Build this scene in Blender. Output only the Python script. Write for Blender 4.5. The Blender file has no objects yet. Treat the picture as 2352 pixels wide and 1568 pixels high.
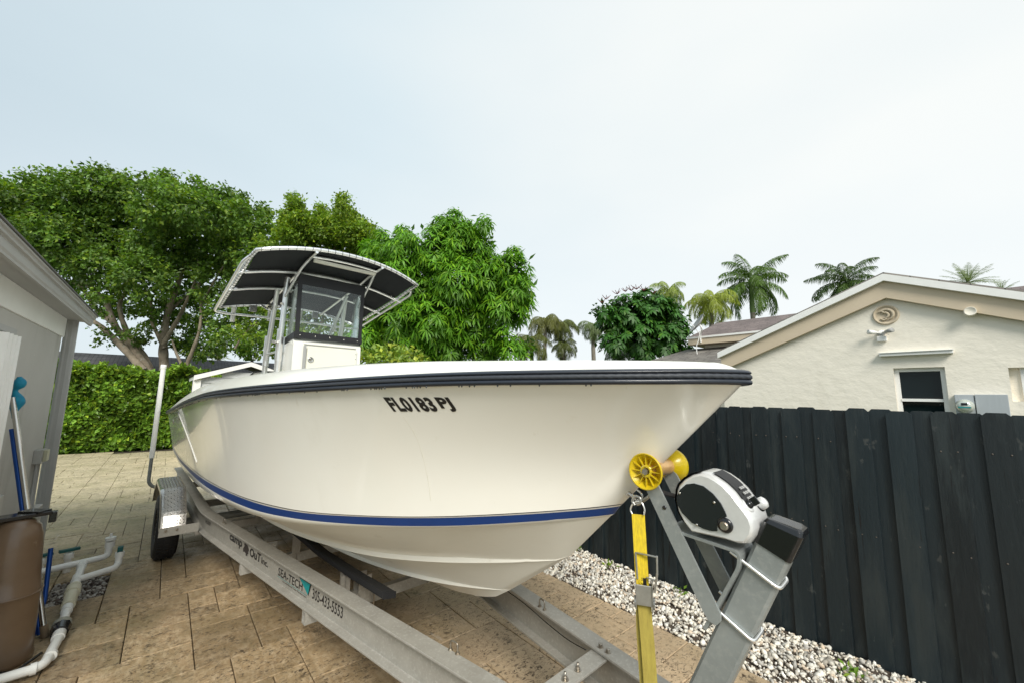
import bpy, bmesh, math, random
import numpy as np
from mathutils import Vector, Matrix
from mathutils.bvhtree import BVHTree

SC = bpy.context.scene
COL = SC.collection
R = math.radians
# ------------------------------------------------------------------ camera
YAW, PIT, ROL, FPX, CAMH = R(40.263), R(7.603), R(.951), 921.2, 1.95
cy_, sy_ = math.cos(YAW), math.sin(YAW)
fw = Vector((sy_*math.cos(PIT), cy_*math.cos(PIT), math.sin(PIT)))
r0 = Vector((cy_, -sy_, 0)); u0 = r0.cross(fw)
rt = r0*math.cos(ROL) + u0*math.sin(ROL)
up = -r0*math.sin(ROL) + u0*math.cos(ROL)
cam = bpy.data.cameras.new('camera'); camo = bpy.data.objects.new('camera', cam); COL.objects.link(camo)
cam.sensor_width = 36; cam.lens = FPX/2352*36; cam.clip_start = .05; cam.clip_end = 2000
EYE = Vector((0, 0, CAMH))
camo.matrix_world = Matrix((( rt.x, up.x, -fw.x, EYE.x), (rt.y, up.y, -fw.y, EYE.y), (rt.z, up.z, -fw.z, EYE.z), (0, 0, 0, 1)))
SC.camera = camo
# ------------------------------------------------------------------ world, sun, exposure
SUN_EL, SUN_AZ = R(41), R(210)          # azimuth clockwise from +Y
world = bpy.data.worlds.new('World'); SC.world = world; world.use_nodes = True
wt = world.node_tree; wt.nodes.clear()
def wn(t, **k):
    n = wt.nodes.new(t)
    for a, b in k.items(): setattr(n, a, b)
    return n
sky = wn('ShaderNodeTexSky', sky_type='NISHITA'); sky.sun_disc = False
sky.sun_elevation = SUN_EL; sky.sun_rotation = SUN_AZ; sky.air_density = 1; sky.dust_density = 2.5
tc = wn('ShaderNodeTexCoord')
nz = wn('ShaderNodeTexNoise'); nz.inputs['Scale'].default_value = 1.1; nz.inputs['Detail'].default_value = 4; nz.inputs['Roughness'].default_value = .45
mp = wn('ShaderNodeMapping'); mp.inputs['Scale'].default_value = (1, 1, 2.6)
wt.links.new(tc.outputs['Generated'], mp.inputs[0]); wt.links.new(mp.outputs[0], nz.inputs['Vector'])
# broad brightening of the cloud layer towards the hidden sun
dot = wn('ShaderNodeVectorMath', operation='DOT_PRODUCT')
dot.inputs[1].default_value = (math.sin(R(92))*math.cos(R(25)), math.cos(R(92))*math.cos(R(25)), math.sin(R(25)))
wt.links.new(tc.outputs['Generated'], dot.inputs[0])
mr = wn('ShaderNodeMapRange'); mr.inputs['From Min'].default_value = -.15; mr.inputs['From Max'].default_value = .95
wt.links.new(dot.outputs['Value'], mr.inputs['Value'])
add = wn('ShaderNodeMath', operation='MULTIPLY_ADD'); add.inputs[1].default_value = .8; 
wt.links.new(nz.outputs['Fac'], add.inputs[0]); 
sub = wn('ShaderNodeMath', operation='SUBTRACT'); sub.inputs[1].default_value = .40
wt.links.new(mr.outputs[0], sub.inputs[0]); wt.links.new(sub.outputs[0], add.inputs[2])
cr = wn('ShaderNodeValToRGB')
e = cr.color_ramp.elements; e[0].position = 0; e[0].color = (.58, .69, .75, 1); e[1].position = 1; e[1].color = (.93, .955, .935, 1)
em = cr.color_ramp.elements.new(.45); em.color = (.70, .81, .86, 1)
wt.links.new(add.outputs[0], cr.inputs[0])
# whiter near the horizon
sep = wn('ShaderNodeSeparateXYZ'); wt.links.new(tc.outputs['Generated'], sep.inputs[0])
hz = wn('ShaderNodeMapRange'); hz.inputs['From Min'].default_value = 0; hz.inputs['From Max'].default_value = .45
hz.inputs['To Min'].default_value = .6; hz.inputs['To Max'].default_value = 0
wt.links.new(sep.outputs['Z'], hz.inputs['Value'])
mh = wn('ShaderNodeMix', data_type='RGBA'); mh.inputs['B'].default_value = (.86, .92, .95, 1)
wt.links.new(hz.outputs[0], mh.inputs['Factor']); wt.links.new(cr.outputs[0], mh.inputs['A'])
b1 = wn('ShaderNodeBackground'); b1.inputs['Strength'].default_value = .06; wt.links.new(sky.outputs[0], b1.inputs[0])
b2 = wn('ShaderNodeBackground'); b2.inputs['Strength'].default_value = .42; wt.links.new(mh.outputs[2], b2.inputs[0])
ms = wn('ShaderNodeMixShader'); ms.inputs[0].default_value = .93
wt.links.new(b1.outputs[0], ms.inputs[1]); wt.links.new(b2.outputs[0], ms.inputs[2])
wo = wn('ShaderNodeOutputWorld'); wt.links.new(ms.outputs[0], wo.inputs[0])
sl = bpy.data.lights.new('sun', 'SUN'); sl.energy = 1.5; sl.angle = R(24); sl.color = (1, .96, .88)
so = bpy.data.objects.new('sun', sl); COL.objects.link(so)
sd = Vector((math.sin(SUN_AZ)*math.cos(SUN_EL), math.cos(SUN_AZ)*math.cos(SUN_EL), math.sin(SUN_EL)))
so.rotation_euler = sd.to_track_quat('Z', 'Y').to_euler(); so.location = sd*50
SC.view_settings.view_transform = 'Standard'; SC.view_settings.look = 'None'
SC.view_settings.exposure = 1.36; SC.view_settings.gamma = 1; SC.view_settings.use_curve_mapping = False

rng = np.random.default_rng(7); random.seed(7)
# ------------------------------------------------------------------ survey helpers: sight lines cut with real planes
def ray(x, y): return fw + (x-1176)/FPX*rt - (y-784)/FPX*up
def onz(x, y, z=0.):
    d = ray(x, y); return EYE + d*((z-CAMH)/d.z)
def onx(x, y, X):
    d = ray(x, y); return EYE + d*(X/d.x)
def ony(x, y, Y):
    d = ray(x, y); return EYE + d*(Y/d.y)
def at(x, y, w): return EYE + ray(x, y)*w
# ------------------------------------------------------------------ materials
def mat(name, col, rough=.5, metal=0., col2=None, var=6., spot=None, bump=None, bump2=None, coat=0., trans=0., sss=0., objvar=0., stretch=(1,1,1), detail=5, ior=None, attr=None, alpha=None, wcoord=False):
    m = bpy.data.materials.new(name); m.use_nodes = True; t = m.node_tree; N = t.nodes; L = t.links
    p = N['Principled BSDF']
    p.inputs['Roughness'].default_value = rough; p.inputs['Metallic'].default_value = metal
    p.inputs['Coat Weight'].default_value = coat; p.inputs['Transmission Weight'].default_value = trans
    if ior: p.inputs['IOR'].default_value = ior
    if sss: p.inputs['Subsurface Weight'].default_value = sss; p.inputs['Subsurface Radius'].default_value = (.02, .015, .004)
    tcn = N.new('ShaderNodeTexCoord'); mpn = N.new('ShaderNodeMapping'); mpn.inputs['Scale'].default_value = stretch
    if wcoord:
        tcn = N.new('ShaderNodeNewGeometry'); L.new(tcn.outputs['Position'], mpn.inputs[0])
    else: L.new(tcn.outputs['Object'], mpn.inputs[0])
    def noise(sc, dt=detail, ro=.6, st=None):
        n = N.new('ShaderNodeTexNoise'); n.inputs['Scale'].default_value = sc; n.inputs['Detail'].default_value = dt; n.inputs['Roughness'].default_value = ro
        if st:
            m2 = N.new('ShaderNodeMapping'); m2.inputs['Scale'].default_value = st; L.new(tcn.outputs['Position' if wcoord else 'Object'], m2.inputs[0]); L.new(m2.outputs[0], n.inputs['Vector'])
        else: L.new(mpn.outputs[0], n.inputs['Vector'])
        return n
    def ramp(src, a, b):
        r = N.new('ShaderNodeMapRange'); r.inputs['From Min'].default_value = a; r.inputs['From Max'].default_value = b; L.new(src, r.inputs['Value']); return r.outputs[0]
    def mix(f, a, b):
        x = N.new('ShaderNodeMix'); x.data_type = 'RGBA'
        if isinstance(f, float): x.inputs['Factor'].default_value = f
        else: L.new(f, x.inputs['Factor'])
        for s, c in (('A', a), ('B', b)):
            if isinstance(c, tuple): x.inputs[s].default_value = (*c, 1)
            else: L.new(c, x.inputs[s])
        return x.outputs[2]
    c = col
    if attr:
        a = N.new('ShaderNodeAttribute'); a.attribute_name = attr
        c = a.outputs['Color']
    if col2: c = mix(ramp(noise(var).outputs['Fac'], .3, .7), c, col2)
    if objvar:
        oi = N.new('ShaderNodeObjectInfo'); h = N.new('ShaderNodeHueSaturation')
        mv = N.new('ShaderNodeMapRange'); mv.inputs['To Min'].default_value = 1-objvar; mv.inputs['To Max'].default_value = 1+objvar
        L.new(oi.outputs['Random'], mv.inputs['Value']); L.new(mv.outputs[0], h.inputs['Value'])
        if isinstance(c, tuple): h.inputs['Color'].default_value = (*c, 1)
        else: L.new(c, h.inputs['Color'])
        c = h.outputs[0]
    if spot:                                   # (scale, threshold, softness, colour[, roughness])
        for s in (spot if isinstance(spot, list) else [spot]):
            f = ramp(noise(s[0], 6, .65, s[4] if len(s) > 4 else None).outputs['Fac'], s[1], s[1]+s[2])
            c = mix(f, c, s[3])
    if isinstance(c, tuple): p.inputs['Base Color'].default_value = (*c, 1)
    else: L.new(c, p.inputs['Base Color'])
    hgt = None
    for b in (bump, bump2):
        if b:
            bn = N.new('ShaderNodeBump'); bn.inputs['Strength'].default_value = b[1]; bn.inputs['Distance'].default_value = b[2] if len(b) > 2 else .01
            L.new(noise(b[0], 4).outputs['Fac'], bn.inputs['Height'])
            if hgt: L.new(hgt, bn.inputs['Normal'])
            hgt = bn.outputs[0]
    if hgt: L.new(hgt, p.inputs['Normal'])
    if alpha is not None: p.inputs['Alpha'].default_value = alpha
    return m
def leafmat(name, gloss=.45, tr=.35):
    m = bpy.data.materials.new(name); m.use_nodes = True; t = m.node_tree; N = t.nodes; L = t.links
    p = N['Principled BSDF']; p.inputs['Roughness'].default_value = gloss; p.inputs['Specular IOR Level'].default_value = .35
    a = N.new('ShaderNodeAttribute'); a.attribute_name = 'col'
    L.new(a.outputs['Color'], p.inputs['Base Color'])
    tl = N.new('ShaderNodeBsdfTranslucent'); g = N.new('ShaderNodeMix'); g.data_type = 'RGBA'; g.blend_type = 'MULTIPLY'; g.inputs['Factor'].default_value = 1
    g.inputs['B'].default_value = (1.5, 1.6, .5, 1); L.new(a.outputs['Color'], g.inputs['A']); L.new(g.outputs[2], tl.inputs['Color'])
    mx = N.new('ShaderNodeMixShader'); mx.inputs[0].default_value = tr
    L.new(p.outputs[0], mx.inputs[1]); L.new(tl.outputs[0], mx.inputs[2]); L.new(mx.outputs[0], N['Material Output'].inputs[0])
    return m
def panemat(name, tint=(.93, .97, .96), haze=.018, refl=.05):
    m = bpy.data.materials.new(name); m.use_nodes = True; t = m.node_tree; N = t.nodes; L = t.links
    N.remove(N['Principled BSDF'])
    tr = N.new('ShaderNodeBsdfTransparent'); tr.inputs[0].default_value = (*tint, 1)
    gl = N.new('ShaderNodeBsdfGlossy'); gl.inputs['Roughness'].default_value = .03
    df = N.new('ShaderNodeBsdfDiffuse'); df.inputs[0].default_value = (.75, .78, .78, 1)
    lw = N.new('ShaderNodeLayerWeight'); lw.inputs[0].default_value = .25
    ma = N.new('ShaderNodeMath'); ma.operation = 'MULTIPLY_ADD'; ma.inputs[1].default_value = .45; ma.inputs[2].default_value = refl*.5
    L.new(lw.outputs['Fresnel'], ma.inputs[0])
    nn = N.new('ShaderNodeTexNoise'); nn.inputs['Scale'].default_value = 3; tcn = N.new('ShaderNodeTexCoord'); L.new(tcn.outputs['Object'], nn.inputs['Vector'])
    mm = N.new('ShaderNodeMath'); mm.operation = 'MULTIPLY'; mm.inputs[1].default_value = haze*2; L.new(nn.outputs['Fac'], mm.inputs[0])
    m1 = N.new('ShaderNodeMixShader'); L.new(mm.outputs[0], m1.inputs[0]); L.new(tr.outputs[0], m1.inputs[1]); L.new(df.outputs[0], m1.inputs[2])
    m2 = N.new('ShaderNodeMixShader'); L.new(ma.outputs[0], m2.inputs[0]); L.new(m1.outputs[0], m2.inputs[1]); L.new(gl.outputs[0], m2.inputs[2])
    L.new(m2.outputs[0], N['Material Output'].inputs[0]); return m
# ------------------------------------------------------------------ mesh builder
WM = {}
class MB:
    def __init__(s): s.v = []; s.f = []; s.m = []; s.sm = []
    def add(s, vs, fs, mi=0, smooth=False):
        o = len(s.v); s.v.extend([tuple(v) for v in vs])
        for f in fs: s.f.append(tuple(i+o for i in f)); s.m.append(mi); s.sm.append(smooth)
        return s
    def box(s, a, b, mi=0):
        x0, y0, z0 = a; x1, y1, z1 = b
        if x0 > x1: x0, x1 = x1, x0
        if y0 > y1: y0, y1 = y1, y0
        if z0 > z1: z0, z1 = z1, z0
        return s.add([(x0,y0,z0),(x1,y0,z0),(x1,y1,z0),(x0,y1,z0),(x0,y0,z1),(x1,y0,z1),(x1,y1,z1),(x0,y1,z1)],
              [(0,3,2,1),(4,5,6,7),(0,1,5,4),(1,2,6,5),(2,3,7,6),(3,0,4,7)], mi)
    def obox(s, c, X, Y, Z, mi=0):       # centre and three half-axis vectors
        c, X, Y, Z = map(Vector, (c, X, Y, Z)); v = []
        for k in (-1, 1):
            for i, j in ((-1,-1),(1,-1),(1,1),(-1,1)): v.append(c+X*i+Y*j+Z*k)
        return s.add(v, [(0,3,2,1),(4,5,6,7),(0,1,5,4),(1,2,6,5),(2,3,7,6),(3,0,4,7)], mi)
    def bar(s, a, b, w, h, side=None, mi=0):   # rectangular bar from a to b; w along 'side', h across
        a, b = Vector(a), Vector(b); d = (b-a); L_ = d.length; d.normalize()
        sd_ = Vector(side) if side is not None else (Vector((0,0,1)).cross(d) if abs(d.z) < .95 else Vector((1,0,0)))
        sd_ = (sd_ - d*sd_.dot(d)).normalized(); t = d.cross(sd_)
        return s.obox((a+b)/2, d*L_/2, sd_*w/2, t*h/2, mi)
    def tube(s, path, r, n=12, closed=False, mi=0, caps=True, smooth=True, prof=None):
        P = [Vector(p) for p in path]; k = len(P); T = []
        for i in range(k):
            if closed: t = P[(i+1) % k]-P[i-1]
            else: t = P[min(i+1, k-1)]-P[max(i-1, 0)]
            T.append(t.normalized())
        ref = Vector((0,0,1)) if abs(T[0].z) < .9 else Vector((1,0,0))
        N_ = (ref - T[0]*ref.dot(T[0])).normalized(); vs = []
        for i in range(k):
            N_ = (N_ - T[i]*N_.dot(T[i])).normalized(); B = T[i].cross(N_)
            rr = r[i] if hasattr(r, '__len__') else r
            for j in range(n):
                a = 2*math.pi*j/n
                q = rr*(prof(i, a) if prof else 1)
                vs.append(P[i]+N_*math.cos(a)*q+B*math.sin(a)*q)
        fs = []
        for i in range(k if closed else k-1):
            i2 = (i+1) % k
            for j in range(n):
                j2 = (j+1) % n; fs.append((i*n+j, i2*n+j, i2*n+j2, i*n+j2)[::-1])
        s.add(vs, fs, mi, smooth)
        if caps and not closed:
            s.add(vs[:n], [tuple(range(n))], mi); s.add(vs[-n:], [tuple(range(n))[::-1]], mi)
        return s
    def lathe(s, prof, o, ax=(0,0,1), n=24, mi=0, smooth=True):   # prof: (radius, height)
        o, ax = Vector(o), Vector(ax).normalized(); ref = Vector((0,0,1)) if abs(ax.z) < .9 else Vector((1,0,0))
        N_ = (ref-ax*ref.dot(ax)).normalized(); B = ax.cross(N_); vs = []
        for r_, h in prof:
            for j in range(n):
                a = 2*math.pi*j/n; vs.append(o+ax*h+(N_*math.cos(a)+B*math.sin(a))*max(r_, 1e-4))
        fs = []
        for i in range(len(prof)-1):
            for j in range(n):
                j2 = (j+1) % n; fs.append((i*n+j, i*n+j2, (i+1)*n+j2, (i+1)*n+j))
        return s.add(vs, fs, mi, smooth)
    def prism(s, poly, fn, c0, c1, mi=0, side_mi=None):      # poly of (a,b); fn(a,b,c) -> point
        k = len(poly); vs = [fn(a, b, c0) for a, b in poly]+[fn(a, b, c1) for a, b in poly]
        s.add(vs, [tuple(range(k))[::-1], tuple(range(k, 2*k))], mi)
        s.add(vs, [(i, (i+1) % k, k+(i+1) % k, k+i) for i in range(k)], mi if side_mi is None else side_mi); return s
    def grid(s, rows, mi=0, smooth=True, closed=False):     # rows of equal-length point lists
        n = len(rows[0]); vs = [p for r_ in rows for p in r_]; fs = []
        for i in range(len(rows)-1):
            for j in range(n if closed else n-1):
                j2 = (j+1) % n; fs.append((i*n+j, i*n+j2, (i+1)*n+j2, (i+1)*n+j))
        return s.add(vs, fs, mi, smooth)
    def build(s, name, mats, parent=None, world=True, bevel=0, weld=False, recalc=True, seg=2):
        me = bpy.data.meshes.new(name)
        Mx = WM.get(parent.name) if (parent is not None and world) else None
        vs = s.v
        if Mx is not None:
            inv = Mx.inverted(); vs = [tuple(inv @ Vector(v)) for v in vs]
        me.from_pydata(vs, [], s.f); me.polygons.foreach_set('material_index', s.m); me.polygons.foreach_set('use_smooth', s.sm)
        for m in (mats if isinstance(mats, (list, tuple)) else [mats]): me.materials.append(m)
        bm = bmesh.new(); bm.from_mesh(me)
        if weld: bmesh.ops.remove_doubles(bm, verts=bm.verts, dist=1e-5)
        if recalc: bmesh.ops.recalc_face_normals(bm, faces=bm.faces)
        bm.to_mesh(me); bm.free(); me.update()
        o = bpy.data.objects.new(name, me); COL.objects.link(o)
        if parent is not None: o.parent = parent; WM[o.name] = WM[parent.name]
        else: WM[o.name] = Matrix.Identity(4)
        if bevel:
            b = o.modifiers.new('bevel', 'BEVEL'); b.width = bevel; b.segments = seg; b.limit_method = 'ANGLE'; b.angle_limit = R(35); b.harden_normals = False
        return o
def thing(name, label, cat, loc=(0,0,0), rotz=0, group=None, kind=None):
    o = bpy.data.objects.new(name, None); COL.objects.link(o); o.location = loc; o.rotation_euler = (0, 0, rotz); o.empty_display_size = .2
    WM[o.name] = Matrix.Translation(Vector(loc)) @ Matrix.Rotation(rotz, 4, 'Z')
    if kind: o['kind'] = kind
    else: o['label'] = label; o['category'] = cat
    if group: o['group'] = group
    return o
def tag(o, label=None, cat=None, group=None, kind=None):
    if label: o['label'] = label
    if cat: o['category'] = cat
    if group: o['group'] = group
    if kind: o['kind'] = kind
    return o
def inst(src, name, parent, loc=None, rot=None, scale=None, mtx=None):
    o = bpy.data.objects.new(name, src.data if hasattr(src, 'data') else src); COL.objects.link(o); o.parent = parent
    if loc is not None: o.location = loc
    if rot is not None: o.rotation_euler = rot
    if scale is not None: o.scale = scale
    if mtx is not None: o.matrix_local = mtx
    return o
def npmesh(name, V, F, mats, cols=None, smooth=False, parent=None, nside=4, matidx=None):
    """fast mesh from arrays; F (n, nside); cols per face"""
    if parent is not None:
        inv = np.array(WM[parent.name].inverted()); V = V @ inv[:3, :3].T + inv[:3, 3]
    me = bpy.data.meshes.new(name); n = len(F)
    me.vertices.add(len(V)); me.vertices.foreach_set('co', V.astype(np.float32).ravel())
    me.loops.add(n*nside); me.loops.foreach_set('vertex_index', F.astype(np.int32).ravel())
    me.polygons.add(n); me.polygons.foreach_set('loop_start', np.arange(0, n*nside, nside, dtype=np.int32))
    me.polygons.foreach_set('use_smooth', np.full(n, smooth))
    if cols is not None:
        a = me.color_attributes.new('col', 'FLOAT_COLOR', 'CORNER')
        c = np.ones((n, nside, 4), np.float32); c[:, :, :3] = cols[:, None, :]; a.data.foreach_set('color', c.ravel())
    for m in (mats if isinstance(mats, (list, tuple)) else [mats]): me.materials.append(m)
    if matidx is not None: me.polygons.foreach_set('material_index', matidx)
    me.update(calc_edges=True); me.validate()
    o = bpy.data.objects.new(name, me); COL.objects.link(o)
    if parent is not None: o.parent = parent; WM[o.name] = WM[parent.name]
    else: WM[o.name] = Matrix.Identity(4)
    return o
def textmesh(txt, bold=0.0, shear=0.0, space=1.0):
    """flat lettering outline as (verts Nx2 normalised to 0..1 box, faces)"""
    cu = bpy.data.curves.new('t', 'FONT'); cu.body = txt; cu.size = 1; cu.offset = bold; cu.shear = shear; cu.space_character = space; cu.resolution_u = 3
    ob = bpy.data.objects.new('t', cu); COL.objects.link(ob); bpy.context.view_layer.update()
    me = ob.evaluated_get(bpy.context.evaluated_depsgraph_get()).to_mesh()
    v = np.array([(p.co.x, p.co.y) for p in me.vertices]); f = [tuple(p.vertices) for p in me.polygons]
    asp = (v[:, 0].max()-v[:, 0].min())/(v[:, 1].max()-v[:, 1].min())
    v = (v-v.min(0))/(v.max(0)-v.min(0)); COL.objects.unlink(ob); bpy.data.objects.remove(ob); bpy.data.curves.remove(cu)
    return v, f, asp
def lerp(a, b, t): return a+(b-a)*t
def smooth_path(pts, n=6, closed=False):
    P = [Vector(p) for p in pts]; k = len(P); out = []
    rngk = range(k) if closed else range(k-1)
    for i in rngk:
        p0 = P[i-1] if (closed or i > 0) else P[i]*2-P[i+1]
        p1 = P[i]; p2 = P[(i+1) % k]; p3 = P[(i+2) % k] if (closed or i+2 < k) else p2*2-p1
        for j in range(n):
            t = j/n; out.append(.5*((2*p1)+(p2-p0)*t+(2*p0-5*p1+4*p2-p3)*t*t+(3*p1-p0-3*p2+p3)*t**3))
    if not closed: out.append(P[-1])
    return out
def fillet(pts, r, n=4):
    P = [Vector(p) for p in pts]; out = [P[0]]
    for i in range(1, len(P)-1):
        a, b, c = P[i-1], P[i], P[i+1]; d1 = (a-b); d2 = (c-b); q = min(r, d1.length*.45, d2.length*.45)
        p1 = b+d1.normalized()*q; p2 = b+d2.normalized()*q
        for j in range(n+1):
            t = j/n; out.append((1-t)**2*p1+2*t*(1-t)*b+t*t*p2)
    out.append(P[-1]); return out

# ------------------------------------------------------------------ shared materials
M_GEL = mat('gelcoat', (.88,.86,.795), .16, col2=(.86,.83,.755), var=1.2, coat=.5, spot=[(9, .66, .14, (.82,.79,.70)), (1.6,.58,.2,(.80,.77,.69),(1,1,.45)), (7,.66,.1,(.76,.72,.63),(1.6,1.6,.18))], bump=(3.5, .03, .02))
M_BOT = mat('bottom_gelcoat', (.80,.775,.70), .32, col2=(.75,.715,.63), var=2.5, coat=.2, stretch=(.5,1,1), spot=(5,.62,.2,(.45,.40,.31)), bump=(4,.03,.02))
M_WHT = mat('white_gelcoat', (.84,.83,.78), .25, col2=(.80,.785,.72), var=3, coat=.3, spot=(14,.7,.08,(.62,.60,.52)))
M_BLUE = mat('blue_tape', (.0015,.040,.20), .45, col2=(.002,.035,.17), var=4)
M_NAVY = mat('navy_tape', (.008,.012,.04), .3)
M_RUB = mat('black_rubber', (.009,.013,.022), .42, col2=(.016,.021,.032), var=12, bump=(30,.15,.003), coat=.25)
M_ROPE = mat('black_rope', (.035,.04,.05), .55, bump=(60,.3,.003))
M_ALU = mat('mill_aluminium', (.39,.375,.335), .55, .25, col2=(.32,.305,.27), var=7, spot=[(60,.52,.18,(.46,.45,.41)), (3,.56,.2,(.28,.265,.23)), (70,.66,.05,(.24,.22,.18))], bump=(60,.12,.003))
M_GALV = mat('galvanised_steel', (.33,.355,.35), .45, .35, col2=(.25,.27,.265), var=6, spot=[(40,.50,.25,(.37,.385,.375)), (4,.58,.16,(.21,.22,.215)), (14,.70,.05,(.45,.46,.44))], bump=(50,.12,.003))
M_TUBE = mat('polished_tube', (.93,.93,.92), .28, .85, bump=(20,.03,.003))
M_STEEL = mat('stainless', (.62,.60,.56), .25, 1.)
M_BOLT = mat('zinc_bolt', (.45,.43,.38), .35, .9, col2=(.25,.2,.15), var=40)
M_CANV = mat('black_canvas', (.006,.008,.010), .8, col2=(.010,.013,.015), var=3, stretch=(1,6,1), bump=(120,.15,.002))
M_BLK = mat('black_plastic', (.006,.0065,.008), .22, coat=.3)
M_GREYP = mat('grey_plastic', (.35,.35,.34), .4)
M_VINYL = mat('black_vinyl_edge', (.010,.010,.011), .5, bump=(40,.1,.002))
M_PANE = panemat('clear_vinyl')
M_YEL = mat('yellow_urethane', (.85,.66,.02), .25, col2=(.80,.58,.015), var=20, trans=.35, ior=1.45, sss=.0)
M_BRASS = mat('amber_spool', (.62,.36,.14), .25, .35, col2=(.70,.46,.22), var=15)
M_WEB = mat('yellow_webbing', (.78,.58,.015), .75, col2=(.50,.36,.02), var=22, stretch=(8,8,1.5), bump=(150,.4,.003), spot=(9,.62,.15,(.30,.22,.03)))
M_WEB2 = mat('dirty_webbing', (.40,.32,.06), .8, col2=(.30,.235,.045), var=12, stretch=(8,8,1.5), bump=(150,.4,.003))
M_TYRE = mat('tyre_rubber', (.014,.014,.015), .7, bump=(30,.3,.005))
M_DIAM = mat('tread_plate', (.62,.60,.57), .24, .95, col2=(.50,.48,.45), var=10)
M_PVC = mat('white_pvc', (.90,.90,.87), .35, col2=(.86,.85,.80), var=5, spot=(12,.68,.1,(.58,.55,.46)))
M_INK = mat('black_print', (.012,.011,.012), .5)
M_TEAL = mat('teal_print', (.0,.24,.25), .5)
M_GLASSD = mat('dark_window_glass', (.006,.012,.013), .04); M_GLASSD.node_tree.nodes['Principled BSDF'].inputs['Specular IOR Level'].default_value = .22
M_WOODS = mat('weathered_wood', (.28,.20,.12), .8, col2=(.18,.13,.08), var=8, stretch=(1,1,.2))
PRINT = {}
# ------------------------------------------------------------------ ground
M_EARTH = mat('grass_ground', (.055,.085,.022), .95, col2=(.085,.10,.035), var=.5, spot=[(3,.55,.2,(.045,.07,.02)), (40,.55,.2,(.10,.12,.045))], bump=(30,.6,.03))
g = MB(); g.add([(-700,-700,-.06),(700,-700,-.06),(700,700,-.06),(-700,700,-.06)], [(0,1,2,3)])
tag(g.build('ground', M_EARTH), kind='structure')
def paver_material(name):
    m = bpy.data.materials.new(name); m.use_nodes = True; t = m.node_tree; N = t.nodes; L = t.links; p = N['Principled BSDF']
    geo = N.new('ShaderNodeNewGeometry')
    def noise(sc, dt=6, ro=.65, st=(1,1,1), dist=0.):
        mpn = N.new('ShaderNodeMapping'); mpn.inputs['Scale'].default_value = st; L.new(geo.outputs['Position'], mpn.inputs[0])
        n = N.new('ShaderNodeTexNoise'); n.inputs['Scale'].default_value = sc; n.inputs['Detail'].default_value = dt; n.inputs['Roughness'].default_value = ro; n.inputs['Distortion'].default_value = dist
        L.new(mpn.outputs[0], n.inputs['Vector']); return n.outputs['Fac']
    def ramp(s, a, b, lo=0., hi=1.):
        r = N.new('ShaderNodeMapRange'); r.inputs['From Min'].default_value = a; r.inputs['From Max'].default_value = b; r.inputs['To Min'].default_value = lo; r.inputs['To Max'].default_value = hi; L.new(s, r.inputs['Value']); return r.outputs[0]
    def mix(f, a, b, bt='MIX'):
        x = N.new('ShaderNodeMix'); x.data_type = 'RGBA'; x.blend_type = bt
        if isinstance(f, float): x.inputs['Factor'].default_value = f
        else: L.new(f, x.inputs['Factor'])
        for s, c in (('A', a), ('B', b)):
            if isinstance(c, tuple): x.inputs[s].default_value = (*c, 1)
            else: L.new(c, x.inputs[s])
        return x.outputs[2]
    def mul(a, b):
        x = N.new('ShaderNodeMath'); x.operation = 'MULTIPLY'; L.new(a, x.inputs[0])
        if isinstance(b, float): x.inputs[1].default_value = b
        else: L.new(b, x.inputs[1])
        return x.outputs[0]
    at_ = N.new('ShaderNodeAttribute'); at_.attribute_name = 'col'
    oi = N.new('ShaderNodeObjectInfo')
    base = mix(ramp(noise(3.5), .3, .7), (.40,.285,.16), (.30,.205,.11))
    base = mix(ramp(noise(26, 5, .7, (1, .4, 1)), .42, .66), base, (.50,.385,.245))      # pale veins
    rv = N.new('ShaderNodeMapRange'); rv.inputs['To Min'].default_value = .74; rv.inputs['To Max'].default_value = 1.16; L.new(oi.outputs['Random'], rv.inputs['Value'])
    h = N.new('ShaderNodeHueSaturation'); L.new(base, h.inputs['Color']); L.new(rv.outputs[0], h.inputs['Value']); base = h.outputs[0]
    # paler tan away at the back; grime: brown film and dark pitting in front
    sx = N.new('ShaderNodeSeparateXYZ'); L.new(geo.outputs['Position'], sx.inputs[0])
    base = mix(mul(ramp(noise(1.3, 6, .7), .46, .62), .6), base, (.19,.14,.07))
    base = mix(mul(ramp(noise(.8, 6, .7, (1.2,.5,1)), .50, .66), .65), base, (.13,.115,.05))
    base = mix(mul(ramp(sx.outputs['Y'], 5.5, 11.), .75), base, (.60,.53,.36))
    base = mix(mul(ramp(sx.outputs['X'], 1.0, 2.3), .55), base, (.58,.44,.29))     # brighter light beyond the trailer, put into the stone colour
    pit = mul(ramp(noise(38, 6, .78, (.6, 1., 1), 1.2), .54, .60), ramp(noise(2.4, 4), .36, .56, .18, 1.))
    base = mix(pit, base, (.07,.05,.03))
    sm = mul(ramp(noise(5, 7, .8), .57, .64), .75)
    base = mix(sm, base, (.075,.055,.032))
    wh = mul(ramp(noise(2.1, 6, .7, (2.2,.5,1)), .66, .72), .7)
    base = mix(wh, base, (.62,.56,.47))
    L.new(base, p.inputs['Base Color'])
    rr = ramp(noise(1.7, 4), .35, .65, .26, .7); L.new(rr, p.inputs['Roughness'])
    b = N.new('ShaderNodeBump'); b.inputs['Strength'].default_value = .5; b.inputs['Distance'].default_value = .006; b.invert = True; L.new(pit, b.inputs['Height'])
    b2 = N.new('ShaderNodeBump'); b2.inputs['Strength'].default_value = .35; b2.inputs['Distance'].default_value = .006; L.new(noise(14, 6, .7), b2.inputs['Height']); L.new(b.outputs[0], b2.inputs['Normal'])
    L.new(b2.outputs[0], p.inputs['Normal']); return m
M_PAVE = paver_material('travertine')
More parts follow.
